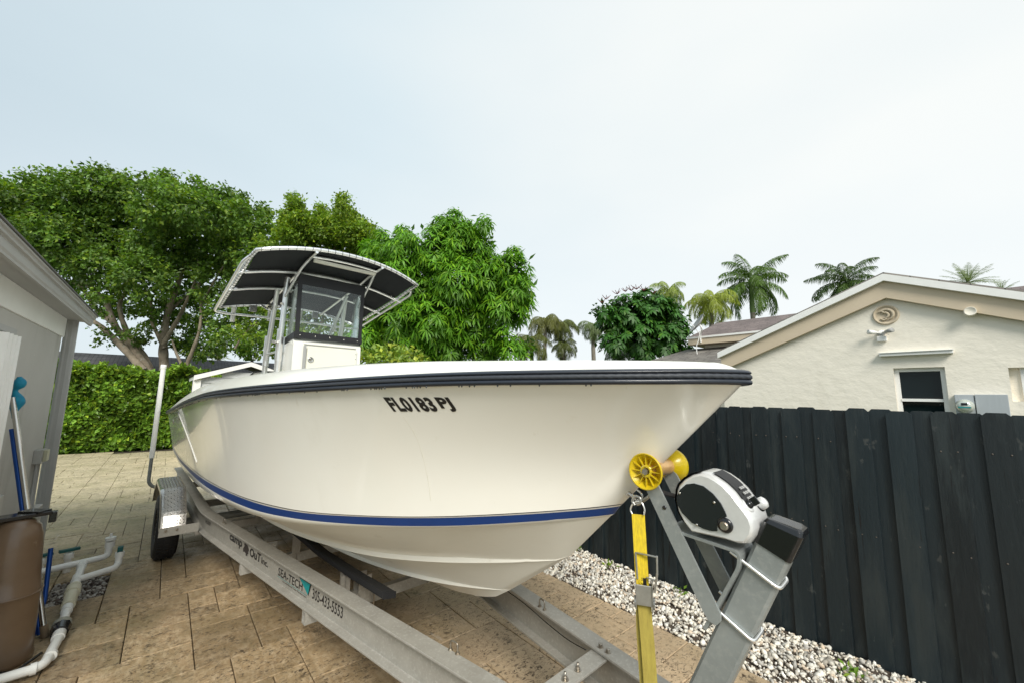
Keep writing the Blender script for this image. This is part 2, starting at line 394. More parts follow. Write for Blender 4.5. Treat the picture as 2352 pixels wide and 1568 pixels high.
M_CONC = mat('pale_concrete', (.46,.44,.39), .85, col2=(.40,.38,.33), var=1.2, spot=(4,.62,.1,(.30,.28,.24)), bump=(40,.2,.004))
MB().box((-9,-26,-.06), (3.36,-1.52,-.012)).build('bounce_slab', M_CONC)['kind'] = 'structure'  # unseen pale slab added behind the camera to bounce light onto the hull
patio = thing('patio', None, None, kind='structure')
g = MB(); g.box((-1.12,-1.5,-.055), (3.385,17.9,-.024)); g.box((-4.8,7.3,-.055), (-1.12,17.9,-.0241))
M_JOINT = mat('joint_sand', (.05,.035,.02), .95, col2=(.03,.026,.015), var=5, bump=(50,.4,.01))
g.build('joint_sand', M_JOINT, patio)
MOD = .2045; X0 = .337-MOD*7; Y0 = 3.382-MOD*24
NX = 22; NY = 92
rem = []; occ = np.zeros((NX, NY), bool); pieces = []
HOLE = (-.75, -.12, 5.9, 6.42)
for j in range(NY):
    for i in range(NX):
        if occ[i, j]: continue
        opts = [(3,2),(3,2),(2,3),(2,2),(2,2),(2,1),(1,2),(1,1),(2,1)]
        random.shuffle(opts)
        for w_, h_ in opts+[(1,1)]:
            if i+w_ <= NX and j+h_ <= NY and not occ[i:i+w_, j:j+h_].any():
                occ[i:i+w_, j:j+h_] = True; pieces.append((X0+i*MOD, Y0+j*MOD, w_*MOD, h_*MOD)); break
def paver_mb(w_, h_, dz=0., x=0., y=0.):
    a = .0031; c = .0045; mb = MB(); z1 = dz
    o = [(a,a),(w_-a,a),(w_-a,h_-a),(a,h_-a)]; q = [(a+c,a+c),(w_-a-c,a+c),(w_-a-c,h_-a-c),(a+c,h_-a-c)]
    v = [(x+p[0],y+p[1],-.05) for p in o]+[(x+p[0],y+p[1],z1-.004) for p in o]+[(x+p[0],y+p[1],z1) for p in q]
    f = [(0,1,5,4),(1,2,6,5),(2,3,7,6),(3,0,4,7),(4,5,9,8),(5,6,10,9),(6,7,11,10),(7,4,8,11),(8,9,10,11)]
    mb.add(v, f); return mb
cache = {}; vis = []; rest = []
for pc in pieces:
    x, y, w_, h_ = pc
    if x+w_/2 > HOLE[0] and x+w_/2 < HOLE[1] and y+h_/2 > HOLE[2] and y+h_/2 < HOLE[3]: rem.append(pc); continue
    if x < -1.12 or x+w_ > 3.41: continue
    c = Vector((x+w_/2, y+h_/2, 0)); d = c-EYE; w = d.dot(fw)
    px = 1176+FPX*d.dot(rt)/max(w, .01); py = 784-FPX*d.dot(up)/max(w, .01)
    inview = w > .3 and -60 < px < 2420 and py < 1650
    (vis if inview else rest).append((w_*h_/max(w, .1)**2, pc))
for jj in range(53):
    yy = 7.42+jj*MOD
    if yy+MOD > 17.95: break
    xx = X0-MOD*((jj % 2)+1)
    w_ = (2, 3, 2, 1)[jj % 4]*MOD
    xx = X0
    while xx > -4.6:
        w_ = random.choice((1, 2, 3, 2))*MOD; xx -= w_
        rest.append((0, (xx, yy, w_, MOD)))
vis.sort(key=lambda t: -t[0])
for k, (_, (x, y, w_, h_)) in enumerate(vis[:298]):
    key = (round(w_, 3), round(h_, 3))
    dz = random.uniform(-.002, .0025)
    if key not in cache:
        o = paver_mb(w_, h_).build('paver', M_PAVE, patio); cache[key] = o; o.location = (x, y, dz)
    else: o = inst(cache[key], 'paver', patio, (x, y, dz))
    o.rotation_euler = (random.uniform(-.004, .004), random.uniform(-.004, .004), 0)
mb = MB()
for _, (x, y, w_, h_) in vis[298:]+rest:
    q = paver_mb(w_, h_, random.uniform(-.003, .003), x, y); mb.add(q.v, q.f)
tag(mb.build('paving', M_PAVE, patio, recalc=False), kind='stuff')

# ------------------------------------------------------------------ gravel
def gravel(name, x0, x1, y0, y1, n, smin, smax, cols, zf, seed, parent=None, sub=1):
    rg = np.random.default_rng(seed)
    bm = bmesh.new(); bmesh.ops.create_icosphere(bm, subdivisions=sub, radius=1)
    bv = np.array([v.co[:] for v in bm.verts]); bf = np.array([[v.index for v in f.verts] for f in bm.faces]); bm.free()
    nb = len(bv); P = np.c_[rg.uniform(x0, x1, n), rg.uniform(y0, y1, n), np.zeros(n)]
    s = smin+(smax-smin)*rg.random(n)**2.2
    sc = np.c_[s*rg.uniform(.8, 1.5, n), s*rg.uniform(.7, 1.1, n), s*rg.uniform(.45, .8, n)]
    P[:, 2] = zf(P[:, 0], P[:, 1])+rg.uniform(-.6, .5, n)*s
    V = bv[None]*(1+rg.uniform(-.24, .2, (n, nb, 1)))*sc[:, None, :]
    q = rg.normal(size=(n, 4)); q[:, 0] *= 1.8; q /= np.linalg.norm(q, axis=1)[:, None]
    a, b, c, d = q.T
    Rm = np.stack([1-2*(c*c+d*d), 2*(b*c-a*d), 2*(b*d+a*c), 2*(b*c+a*d), 1-2*(b*b+d*d), 2*(c*d-a*b), 2*(b*d-a*c), 2*(c*d+a*b), 1-2*(b*b+c*c)], 1).reshape(n, 3, 3)
    V = np.einsum('nij,nkj->nki', Rm, V)+P[:, None, :]
    F = (bf[None]+np.arange(n)[:, None, None]*nb).reshape(-1, 3)
    ci = rg.random(n); C = np.array([cols[int(t*len(cols)) % len(cols)] for t in ci])*rg.uniform(.8, 1.12, (n, 1))
    return npmesh(name, V.reshape(-1, 3), F, M_STONE, np.repeat(C, len(bf), 0), True, parent, 3)
M_STONE = mat('pebble', (.6,.58,.52), .6, attr='col', bump=(60,.25,.004))
zf = lambda x, y: .004+.035*np.clip((x-3.38)/.5, 0, 1)+.012*np.sin(x*9+y*5)*np.sin(y*7)
gb = MB(); rows = []
for i in range(9):
    xx = 3.385+(4.32-3.385)*i/8; rows.append([(xx, -1+.3*j, float(zf(xx, -1+.3*j))-.012) for j in range(64)])
gb.grid([[(p[0], p[1]*1.0-(.5 if k==0 else 0), p[2]) for k, p in enumerate(r_)] for r_ in rows]); M_DIRT = mat('dark_soil', (.05,.035,.025), .95, col2=(.09,.07,.05), var=9, bump=(40,.5,.01))
tag(gb.build('gravel_bed', M_DIRT), kind='structure')
WHITES = [(.78,.73,.63),(.72,.66,.55),(.84,.81,.74),(.55,.51,.44),(.34,.31,.26),(.74,.69,.58),(.60,.49,.37),(.82,.79,.71),(.64,.62,.56),(.45,.43,.39)]
tag(gravel('gravel', 3.395, 4.14, -1.4, 6., 12500, .008, .026, WHITES, zf, 3), kind='stuff')
# loose leaves and a weed on the gravel, brown litter on the paving
M_LITTER = mat('dead_leaf', (.06,.035,.02), .9, col2=(.10,.06,.03), var=10)
mb = MB()
for k in range(420):
    if k < 300:
        x, y = random.uniform(3.4, 4.1), random.uniform(.3, 5); z = float(zf(np.array(x), np.array(y)))+.02; s = random.uniform(.006, .02)
    else:
        x, y = random.uniform(1.9, 3.35), random.uniform(.5, 3.6); z = .0035; s = random.uniform(.003, .011)
    a = random.uniform(0, 6.28); c, s_ = math.cos(a)*s, math.sin(a)*s
    mb.add([(x-c, y-s_, z), (x+s_*.4, y-c*.4, z+s*.3), (x+c, y+s_, z+.001), (x-s_*.4, y+c*.4, z+s*.15)], [(0,1,2,3)])
tag(mb.build('leaf_litter', M_LITTER), kind='stuff')

# ================================================================== fence
M_FEN = mat('black_fence_paint', (.003,.0082,.0115), .5, col2=(.007,.0145,.018), var=3.2, stretch=(1,1,.14), wcoord=True, spot=[(6,.50,.14,(.017,.025,.027),(1,1,.2)), (5.5,.66,.03,(.042,.048,.048),(1,1,.6)), (11,.65,.04,(.034,.039,.038),(1,1,.4)), (26,.64,.03,(.002,.003,.004),(1,1,.05))], bump=(30,.5,.006), bump2=(7,.4,.01), objvar=.38)
fence = thing('fence', 'tall black painted wooden fence of overlapping vertical boards beside the gravel', 'fence', (4.15, 6, 0))
def board(w_, h_, t, seed):
    rd = random.Random(seed); mb = MB(); c = .027
    xs = [-w_/2, -w_/2, -w_/2+c, w_/2-c, w_/2, w_/2]
    zs = [0, h_-c, h_, h_, h_-c, 0]
    k = 6; wv = [rd.uniform(-.0015, .0015) for _ in range(7)]
    poly = [(xs[i], zs[i]) for i in range(6)]
    mb.prism(poly, lambda a, b, c_: (c_, a, b), -t/2, t/2)
    return mb
fb_cache = []
for sd_ in range(5):
    pass
FX = 4.15; pitch = .231; yb = 3.9
k = 0
y = -3.95
while y < 17.6:
    for layer in (0, 1):
        yy = y+(pitch/2 if layer else 0)+random.uniform(-.006, .006)
        wv = random.choice((.139, .142, .136)) if not layer else .152
        z1 = 1.885+random.uniform(-.014, .014)+(-.006 if layer else 0)
        key = (wv,)
        src = next((b for b in fb_cache if b[0] == key), None)
        if src is None:
            o = board(wv, 1.9, .018, k).build('fence_board', M_FEN, fence, world=False, bevel=.002, seg=1); fb_cache.append((key, o))
        else:
            o = inst(src[1], 'fence_board', fence)
            mm = o.modifiers.new('bevel', 'BEVEL'); mm.width = .002; mm.segments = 1; mm.limit_method = 'ANGLE'
        o.location = (FX+(.021 if layer else 0)-4.15, yy-6, z1-1.9+.0); o.rotation_euler = (random.uniform(-.003, .003), random.uniform(-.004, .004), random.uniform(-.03, .03))
        k += 1
    y += pitch
for z in (.25, .95, 1.62):
    MB().box((FX+.034, -4., z-.045), (FX+.072, 17.7, z+.045)).build('fence_rail', M_FEN, fence)
# short dark post of the far fence return beside the house corner
pq = onx(1645, 915, 8.5)

# ================================================================== boat
BO = Vector((1.599, 1.547, 0)); AZ = R(176.85); ROTZ = math.pi/2-AZ
boat = thing('boat', 'white centre console motorboat with blue stripe and black rub rail sitting on a trailer', 'boat', BO, ROTZ)
def bl(s, n, z): return Vector((s, -n, z))
def b2w(s, n, z): return WM['boat'] @ bl(s, n, z)
def onn(px, py, n):                       # sight line cut with the fore-and-aft plane at offset n
    dv = Vector((math.sin(AZ), math.cos(AZ), 0)); nv = Vector((dv.y, -dv.x, 0)); d = ray(px, py); p0 = BO+nv*n
    P = EYE+d*((p0-EYE).dot(nv)/d.dot(nv)); q = P-BO; return q.dot(dv), P.z
def plan(B, sb, L_, p, q, tail=0.):
    def f(s):
        t = min(max((sb-s)/L_, 0), 1); v = B*(1-(1-t)**p)**q
        if s < sb-L_: v -= tail*(sb-L_-s)**1.5
        return v
    return f
def table(pts):
    a = sorted(pts); xs = np.array([p[0] for p in a]); ys = np.array([p[1] for p in a])
    def f(s):
        # smooth the traced heights a little
        return float(np.mean([np.interp(s+d, xs, ys) for d in (-.18, -.09, 0, .09, .18)])) if xs[0]+.2 < s < xs[-1]-.2 else float(np.interp(s, xs, ys))
    return f
STERN = -7.45
CUR = {
 'sheer': (.955, plan(1.25,.955,4.5,2.5,.7,.012), table([(.965,2.011),(.863,2.01),(.631,2.004),(.354,2.0),(.008,1.993),(-.466,1.975),(-.79,1.96),(-1.511,1.932),(-2.363,1.894),(-3.281,1.826),(-4.196,1.76),(-5.8,1.65),(-7.45,1.555)])),
 'tl': (.43, plan(1.12,.43,4.3,2.6,.75,.01), table([(.43,1.472),(.397,1.467),(.207,1.437),(-.045,1.396),(-.364,1.347),(-.653,1.312),(-1.164,1.253),(-1.566,1.229),(-1.974,1.21),(-2.603,1.195),(-3.665,1.159),(-5.6,1.075),(-7.45,1.04)])),
 'bt': (.415, plan(1.115,.415,4.3,2.6,.75,.01), table([(.415,1.458),(.389,1.454),(.2,1.425),(-.052,1.385),(-.359,1.339),(-.663,1.302),(-1.174,1.24),(-1.67,1.206),(-2.119,1.192),(-2.62,1.177),(-3.904,1.125),(-5.654,1.045),(-7.45,1.01)])),
 'bb': (.385, plan(1.105,.385,4.3,2.6,.75,.01), table([(.385,1.418),(.374,1.416),(.192,1.39),(-.007,1.353),(-.304,1.305),(-.675,1.256),(-1.192,1.196),(-1.748,1.149),(-2.289,1.13),(-2.882,1.112),(-4.099,1.065),(-5.6,1.0),(-7.45,.97)])),
 'ch': (.365, plan(1.1,.365,4.3,2.6,.75,.01), table([(.364,1.404),(-.015,1.34),(-.379,1.284),(-.685,1.241),(-1.202,1.168),(-1.757,1.113),(-2.291,1.088),(-2.889,1.072),(-3.57,1.04),(-5.033,.975),(-6.856,.94),(-7.45,.935)])),
 's1': (.13, plan(.75,.13,4,2.2,.9), table([(.13,1.165),(.07,1.134),(-.294,1.053),(-.713,.978),(-1.139,.917),(-1.481,.895),(-1.907,.868),(-2.296,.856),(-7.45,.82)])),
 's2': (-.30, plan(.42,-.3,3.5,2.2,.9), table([(-.3,.862),(-.346,.849),(-.638,.794),(-1.087,.744),(-1.6,.71),(-2.433,.69),(-7.45,.70)])),
 'ke': (-.42, lambda s: .0, table([(-.42,.785),(-.5,.755),(-.66,.708),(-.9,.665),(-1.3,.625),(-2,.59),(-7.45,.56)])),
}
TS = [(i/84)**1.7 for i in range(85)]
def cpt(c, t, dn=0., dz=0.):
    se, nf, zf_ = CUR[c]; s = se+(STERN-se)*t; dz *= min(1, t*14); n = max(nf(s)+dn*min(1, t*12), 0) if c != 'ke' else 0
    return (s, n, zf_(s)+dz)
def colpts(t):
    rows = []
    S_ = cpt('sheer', t); T_ = cpt('tl', t)
    for k in range(7):
        v = k/6; p = [lerp(S_[i], T_[i], v) for i in range(3)]
        p[1] = max(p[1]-.10*math.sin(math.pi*v)*math.exp(-t*6)*min(1, t*60), 0); rows.append(p)
    rows.append(cpt('tl', t, 0, -.0)); rows[-1] = tuple(lerp(cpt('tl', t)[i], cpt('bt', t)[i], .42) for i in range(3))
    rows.append(cpt('bt', t)); rows.append(cpt('bb', t)); rows.append(cpt('ch', t)); 
    rows.append(cpt('ch', t, -.035, -.004))
    a = cpt('s1', t, .012, .03); rows.append(a); rows.append(cpt('s1', t, .016, .003)); rows.append(cpt('s1', t, -.022, 0.))
    a = cpt('s2', t, .010, .026); rows.append(a); rows.append(cpt('s2', t, .014, .003)); rows.append(cpt('s2', t, -.02, 0.))
    rows.append(cpt('ke', t)); return rows
COLS = [colpts(t) for t in TS]; NR = len(COLS[0])
def hullpart(name, r0_, r1_, m, parent, both=True, extra=None):
    mb = MB()
    for sgn in ((1, -1) if both else (1,)):
        mb.grid([[bl(p[0], p[1]*sgn, p[2]) for p in c[r0_:r1_+1]] for c in COLS], smooth=True)
    if extra: extra(mb)
    return mb.build(name, m, parent, world=False, weld=True)
def transom(mb):
    c = COLS[-1]; ring = [bl(p[0], p[1], p[2]) for p in c]+[bl(p[0], -p[1], p[2]) for p in c[::-1][1:]]
    mb.add(ring, [tuple(range(len(ring)))])
hull = hullpart('hull', 0, 6, M_GEL, boat, extra=transom)
wl = hullpart('pinstripe', 6, 7, M_NAVY, boat)
hullpart('white_stripe', 7, 8, M_WHT, boat)
hullpart('blue_stripe', 8, 9, M_BLUE, boat)
hullpart('chine', 9, 11, M_WHT, boat)
hb = hullpart('hull_bottom', 11, NR-1, M_BOT, boat)
for o in (hull, hb):
    md = o.modifiers.new('es', 'EDGE_SPLIT'); md.split_angle = R(28)
bvh = BVHTree.FromPolygons([v.co[:] for v in hull.data.vertices], [tuple(p.vertices) for p in hull.data.polygons])
Minv = WM['boat'].inverted()
def hit(px, py):
    o = Minv @ EYE; d = (Minv.to_3x3() @ ray(px, py)).normalized(); q = bvh.ray_cast(o, d); return q[0]
# registration lettering laid on the hull side
regc = [hit(*q) for q in ((880,911),(1030,911.5),(1053,944.5),(906,944.5))]
for wtxt, a0_, a1_ in (('FL0183', 0., .735), ('PJ', .80, 1.)):
    v, f, asp = textmesh(wtxt, .045, 0, 1.08); loc = []
    for a, b in v:
        a = lerp(a0_, a1_, a); top = regc[0].lerp(regc[1], a); bot_ = regc[3].lerp(regc[2], a); p = bot_.lerp(top, b)
        q = bvh.ray_cast(Vector((p.x, -2.5, p.z)), Vector((0, 1, 0)))[0]
        loc.append((q.x, q.y-.0025, q.z))
    MB().add(loc, f).build('registration_number', M_INK, boat, world=False, recalc=False)
# faint hairline seams in the gelcoat
M_SEAM = mat('hairline', (.70,.66,.56), .5)
mb = MB()
for pxs in ([(926,955),(955,1000),(972,1050),(983,1100),(990,1150)],):
    pts = [hit(*q) for q in pxs]
    if all(pts):
        pts = smooth_path(pts, 6)
        mb.tube([p+Vector((0,-.0006,0)) for p in pts], .0008, 4)
mb.build('gelcoat_seam', M_SEAM, boat, world=False)
# rub rail swept round the sheer
def railpath(off=0., dz=0., nseg=150, s_end=STERN, curve='sheer'):
    se, nf, zf_ = CUR[curve]; P = []
    ts = [(i/nseg)**1.75 for i in range(nseg+1)]
    half = [(se+(s_end-se)*t, nf(se+(s_end-se)*t), zf_(se+(s_end-se)*t)+dz) for t in ts]
    L_ = [Vector((p[0], -p[1], p[2])) for p in half[::-1]]+[Vector((p[0], p[1], p[2])) for p in half[1:]]
    out = []
    for i, p in enumerate(L_):
        t = (L_[min(i+1, len(L_)-1)]-L_[max(i-1, 0)]); t.z = 0; t.normalize(); nrm = Vector((t.y, -t.x, 0))
        if i < len(L_)/2 and nrm.y > 0 and p.x < .5: nrm = -nrm
        out.append((p, nrm))
    return out
RP = railpath()
cen = Vector((-3, 0, 0))
def outn(p, n): 
    return n if n.dot(Vector((p.x-cen.x, p.y-cen.y, 0))) > 0 else -n
RP = [(p, outn(p, n)) for p, n in RP]
def sweep(name, prof, m, smooth=True, parent=boat, path=RP):
    mb = MB(); mb.grid([[p+n*a+Vector((0,0,b)) for a, b in prof] for p, n in path], smooth=smooth, closed=True)
    k = len(prof); e0 = [path[0][0]+path[0][1]*a+Vector((0,0,b)) for a, b in prof]; e1 = [path[-1][0]+path[-1][1]*a+Vector((0,0,b)) for a, b in prof]
    mb.add(e0, [tuple(range(k))]); mb.add(e1, [tuple(range(k))]); return mb.build(name, m, parent, world=False)
rail = sweep('rub_rail', [(-.01,-.008),(.014,-.009),(.026,-.006),(.030,.001),(.028,.008),(.022,.012),(.012,.013),(.012,.031),(.021,.032),(.028,.036),(.027,.041),(.020,.046),(.004,.050),(-.01,.050)], M_RUB)
def lobes(path, r, tw=46., n=9):
    acc = [0.]
    for i in range(1, len(path)): acc.append(acc[-1]+(Vector(path[i])-Vector(path[i-1])).length)
    return lambda i, a: 1+.34*abs(math.cos(1.5*(a-acc[i]*tw)))-.17
fine = []
RPf = [(p, outn(p, n)) for p, n in railpath(nseg=520)]
rp = [p+n*.0195+Vector((0,0,.022)) for p, n in RPf]
MB().tube(rp, .0098, 9, prof=lobes(rp, .0098, 60.)).build('rail_rope', M_ROPE, rail, world=False)
# white deck cap: from the rail top up and inboard, then down into the cockpit
inn = plan(1.1,.82,4.5,2.5,.7,.012)
def capcol(t, sg):
    se, nf, zf_ = CUR['sheer']; s = se+(STERN-se)*t; n0 = nf(s); z0 = zf_(s)+.043
    s2 = .835+(STERN+.02-.835)*t; n2 = max(inn(s2), 0) if t > 0 else 0
    z2 = float(np.interp(-s2, [-.85,-.3,.18,.67,1.27,1.76,2.97,3.9,5,6.1,7.45], [2.094,2.098,2.104,2.101,2.088,2.072,2.035,1.99,1.92,1.845,1.74]))
    pts = []
    for k in range(8):
        v = k/7; a = math.sin(v*math.pi/2)
        pts.append((lerp(s, s2, 1-math.cos(v*math.pi/2)*1.0 if False else v), lerp(n0, n2, v), lerp(z0, z2, a)))
    s3 = s2-.03 if t < .02 else s2; n3 = max(n2-.14, 0) if t > 0 else 0
    pts.append((s2-.06*(1-min(1, t*20)), max(n2-.03, 0), z2+.002)); pts.append((s2-.16*(1-min(1, t*20)), n3, z2-.004)); pts.append((s2-.16*(1-min(1, t*20)), n3, z2-.10)); 
    return [bl(p[0], p[1]*sg, p[2]) for p in pts]
mb = MB()
for sg in (1, -1): mb.grid([capcol(t, sg) for t in TS])
deck = mb.build('deck_cap', M_WHT, boat, world=False, weld=True)
# foredeck and cockpit floor
mb = MB()
for sg in (1, -1):
    rowsd = []
    for t in TS:
        s = .70+(-1.6-.70)*t; n = max(inn(s)-.135, 0) if t > 0 else 0
        rowsd.append([bl(s, 0, 1.93), bl(s, n*sg, 1.95)])
    mb.grid(rowsd)
    rowsd = []
    for t in TS:
        s = -1.6+(STERN+.1+1.6)*t; n = inn(s)-.135
        rowsd.append([bl(s, 0, 1.18), bl(s, n*sg, 1.18), bl(s, n*sg, 1.95 if s > -3 else 1.70)])
    mb.grid(rowsd, smooth=False)
mb.build('deck', M_WHT, boat, world=False)
# transom top and stern cleat details
MB().box((STERN, -1.05, 1.15), (STERN+.12, 1.05, 1.62)).build('transom_cap', M_WHT, boat, world=False, bevel=.02)
# white angled spray knuckle near the stern
pts = [hit(410,946), hit(425,985), hit(438,1020), hit(452,1060)]
if all(pts):
    MB().tube([p+Vector((0,-.001,0)) for p in smooth_path(pts, 5)], .006, 8).build('hull_moulding', M_GEL, boat, world=False)
for q in ((413,957),(398,966)):
    p = hit(*q)
    if p: MB().lathe([(.0,-.01),(.03,-.008),(.03,.006),(.0,.006)], p, (0,-1,0), 14).build('drain_fitting', M_STEEL, boat, world=False)
# bow eye
be = bl(.345, 0, 1.52)
# ---------------- console
CW = .385; CF = -3.5; CB = -4.25
cons = MB()
poly = [(CF+.04,1.18),(CF,2.50),(CF-.03,2.55),(CF-.10,2.575),(CB+.28,2.60),(CB,2.35),(CB,1.18)]
cons.prism(poly, lambda a, b, c: bl(a, c, b), -CW, CW)
console = cons.build('console', M_WHT, boat, world=False, bevel=.035, seg=4)
MB().obox(bl(CF+.022, -.045, 2.17), (.008,0,0), (0,.285,0), (0,0,.30)).build('console_hatch', mat('cream_panel', (.80,.79,.68), .3, col2=(.78,.76,.65), var=2), console, world=False, bevel=.006)
MB().obox(bl(CF+.022, .268, 2.17), (.010,0,0), (0,.012,0), (0,0,.30)).build('hatch_gasket', M_GREYP, console, world=False)
MB().obox(bl(CF+.012, -.02, 2.50), (.006,0,0), (0,.30,0), (0,0,.012)).build('console_trim', M_WHT, console, world=False, bevel=.004)
lt = MB().lathe([(0,0),(.03,0),(.034,.004),(.033,.008),(.026,.010),(.02,.006),(0,.005)], bl(CF+.028, .198, 2.316), (1,0,0), 24); lt.tube([bl(CF+.036,.190,2.30), bl(CF+.046,.198,2.318), bl(CF+.036,.204,2.338)], .004, 6)
lt.build('hatch_latch', M_STEEL, console, world=False)
hn = MB()
for z in (2.42, 2.36, 2.25):
    hn.obox(bl(CF+.03, -.318, z), (.003,0,0), (0,.004,0), (0,0,.006))
hn.build('hatch_screw', M_STEEL, console, world=False)
# windscreen: black vinyl frame, front pane and two wings
ws = MB(); zb, zt = 2.565, 3.26; F0 = CF+.01
ZT = lambda n: 3.26-.06*n
ws.obox(bl(F0, 0, 2.585), (.006,0,0), (0,CW+.005,0), (0,0,.036))
for n in (CW-.025, -CW+.025): ws.bar(bl(F0, n, 2.60), bl(F0-.01, n*1.03, 3.30), .046 if n > 0 else .042, .012, (0,1,0))
ws.obox(bl(F0-.008, 0, 3.235), (.006,0,0), (0,CW+.005,0), (0,0,.062))
for n in (CW, -CW):
    ws.bar(bl(F0, n, 2.585), bl(F0-.36, n, 2.54), .075, .010, (0,0,1))
    ws.bar(bl(F0-.02, n, 3.24), bl(F0-.36, n, 3.20), .05, .010, (0,0,1))
wsf = ws.build('windscreen', M_VINYL, console, world=False)
pn = MB(); pn.obox(bl(F0-.004, 0, 2.90), (.0015,0,0), (0,CW-.03,0), (0,0,.285)); pn.build('windscreen_pane', M_PANE, console, world=False)
for n in (CW, -CW):
    MB().obox(bl(F0-.19, n, 2.885), (.16,0,0), (0,.0015,0), (0,0,.30)).build('wing_pane', M_PANE, console, world=False)
sc_ = MB()
for i in range(5): sc_.lathe([(0,0),(.008,0),(.006,.004),(0,.005)], bl(F0+.006, -.33+.165*i, 2.585), (1,0,0), 8)
sc_.build('frame_snap', M_STEEL, console, world=False)
# wheel, seat behind the console
MB().tube([bl(CB-.12+.05*math.cos(a)*.3, .17*math.sin(a), 2.25+.17*math.cos(a)) for a in np.linspace(0, 6.283, 25)[:-1]], .013, 8, closed=True).build('steering_wheel', M_STEEL, console, world=False)
seat = MB(); a0 = onn(587, 852, .25)
sp = [(-.42,1.95),(-.42,2.17),(-.38,2.225),(-.30,2.24),(.30,2.24),(.38,2.225),(.42,2.17),(.42,1.95)]
seat.prism(sp, lambda a, b, c: bl(-5.45+c, a, b), -.05, .05)
st_ = seat.build('leaning_seat', mat('grey_cushion', (.55,.54,.50), .5), boat, world=False, bevel=.02)
MB().tube([bl(-5.39, a, b) for a, b in sp], .010, 6).build('seat_piping', M_VINYL, st_, world=False)
ps = MB()
for n in (-.3, .3): ps.tube([bl(-5.45, n, 1.18), bl(-5.45, n, 2.0)], .02, 8)
ps.build('seat_frame', M_TUBE, st_, world=False)
# ---------------- T-top
def zc(s, n):          # canopy height
    return float(np.interp(-s, [2.95, 3.3, 3.6, 4.2, 5.05], [3.475, 3.445, 3.385, 3.30, 3.185]))-.13*(abs(n)/.9)**2.2
W_ = .875; SF, SB = -2.98, -5.05
can = MB(); NI, NJ = 24, 24
def ring_pt(u, v):   # rounded rectangle mapping; front corners rounder
    n = W_*(2*v-1); bow = .10*(1-(abs(n)/W_)**2)
    s = lerp(SF-.12+bow, SB, u); return s, n
rows = []
for i in range(NI+1):
    r_ = []
    for j in range(NJ+1):
        s, n = ring_pt(i/NI, j/NJ)
        sag = .008*math.sin(math.pi*((i/NI*4) % 1))*math.sin(math.pi*j/NJ)
        r_.append(bl(s, n, zc(s, n)-sag))
    rows.append(r_)
can.grid(rows)
up_rows = [[p+Vector((0,0,.006)) for p in r_] for r_ in rows]; can.grid([r_[::-1] for r_ in up_rows])
canopy = can.build('canopy', M_CANV, boat, world=False, recalc=False)
# perimeter frame
per = []
o_ = .035
def pz(s, n): return bl(s, n, zc(s, n)+.0)
fr = []
for j in range(25):
    v = j/24; n = (W_+o_)*(2*v-1)*.985; bow = .10*(1-(abs(n)/W_)**2); fr.append(pz(SF-.09+bow, n))
back = [pz(SB-o_, (W_+o_)*(1-2*v)) for v in np.linspace(0, 1, 13)]
sideP = [pz(lerp(SF-.2, SB, v), W_+o_) for v in np.linspace(.06, .97, 12)]
sideS = [pz(lerp(SB, SF-.2, v), -W_-o_) for v in np.linspace(.03, .94, 12)]
# starboard is +n
ring = fr+sideP+back+sideS
ring = [Vector(p) for p in ring]
frame = MB().tube(ring, .020, 10, closed=True).build('top_frame', M_TUBE, boat, world=False)
lac = MB()
accl = 0; last = None
for i in range(len(ring)):
    a, b = ring[i], ring[(i+1) % len(ring)]; L_ = (b-a).length; k = max(1, int(L_/.070))
    for j in range(k):
        p = a.lerp(b, (j+.5)/k); d = (b-a).normalized(); sdv = Vector((0,0,1)).cross(d).normalized()
        inward = Vector((-4.0-p.x, -p.y, 0)); inward.normalize()
        q = [p+(sdv*math.cos(t)+Vector((0,0,1))*math.sin(t))*.0245 for t in np.linspace(0, 2*math.pi, 9)[:-1]]
        lac.tube(q, .0022, 4, closed=True)
        lac.tube([p-Vector((0,0,.018)), p+inward*.045-Vector((0,0,.005))], .0022, 4)
tag(lac.build('lacing', M_BLK, canopy, world=False), kind='stuff')
def tub(name, pts, r=.017, parent=frame, fil=.06, m=M_TUBE):
    return MB().tube(fillet(pts, fil) if len(pts) > 2 else pts, r, 10).build(name, m, parent, world=False)
for s in (-3.62, -4.22):                        # cross bars
    tub('cross_bar', [bl(s, n, zc(s, n)-.03) for n in np.linspace(W_+.02, -W_-.02, 13)], .018, fil=0.01)
for n in (.37, -.37):                           # fore-and-aft bars
    tub('spine_bar', [bl(s, n, zc(s, n)-.028) for s in np.linspace(SF-.0, SB-.02, 12)], .016, fil=.01)
tub('cross_bar', [bl(-3.13, n, zc(-3.13, n)-.03) for n in np.linspace(.37, -.37, 5)], .015, fil=.01)
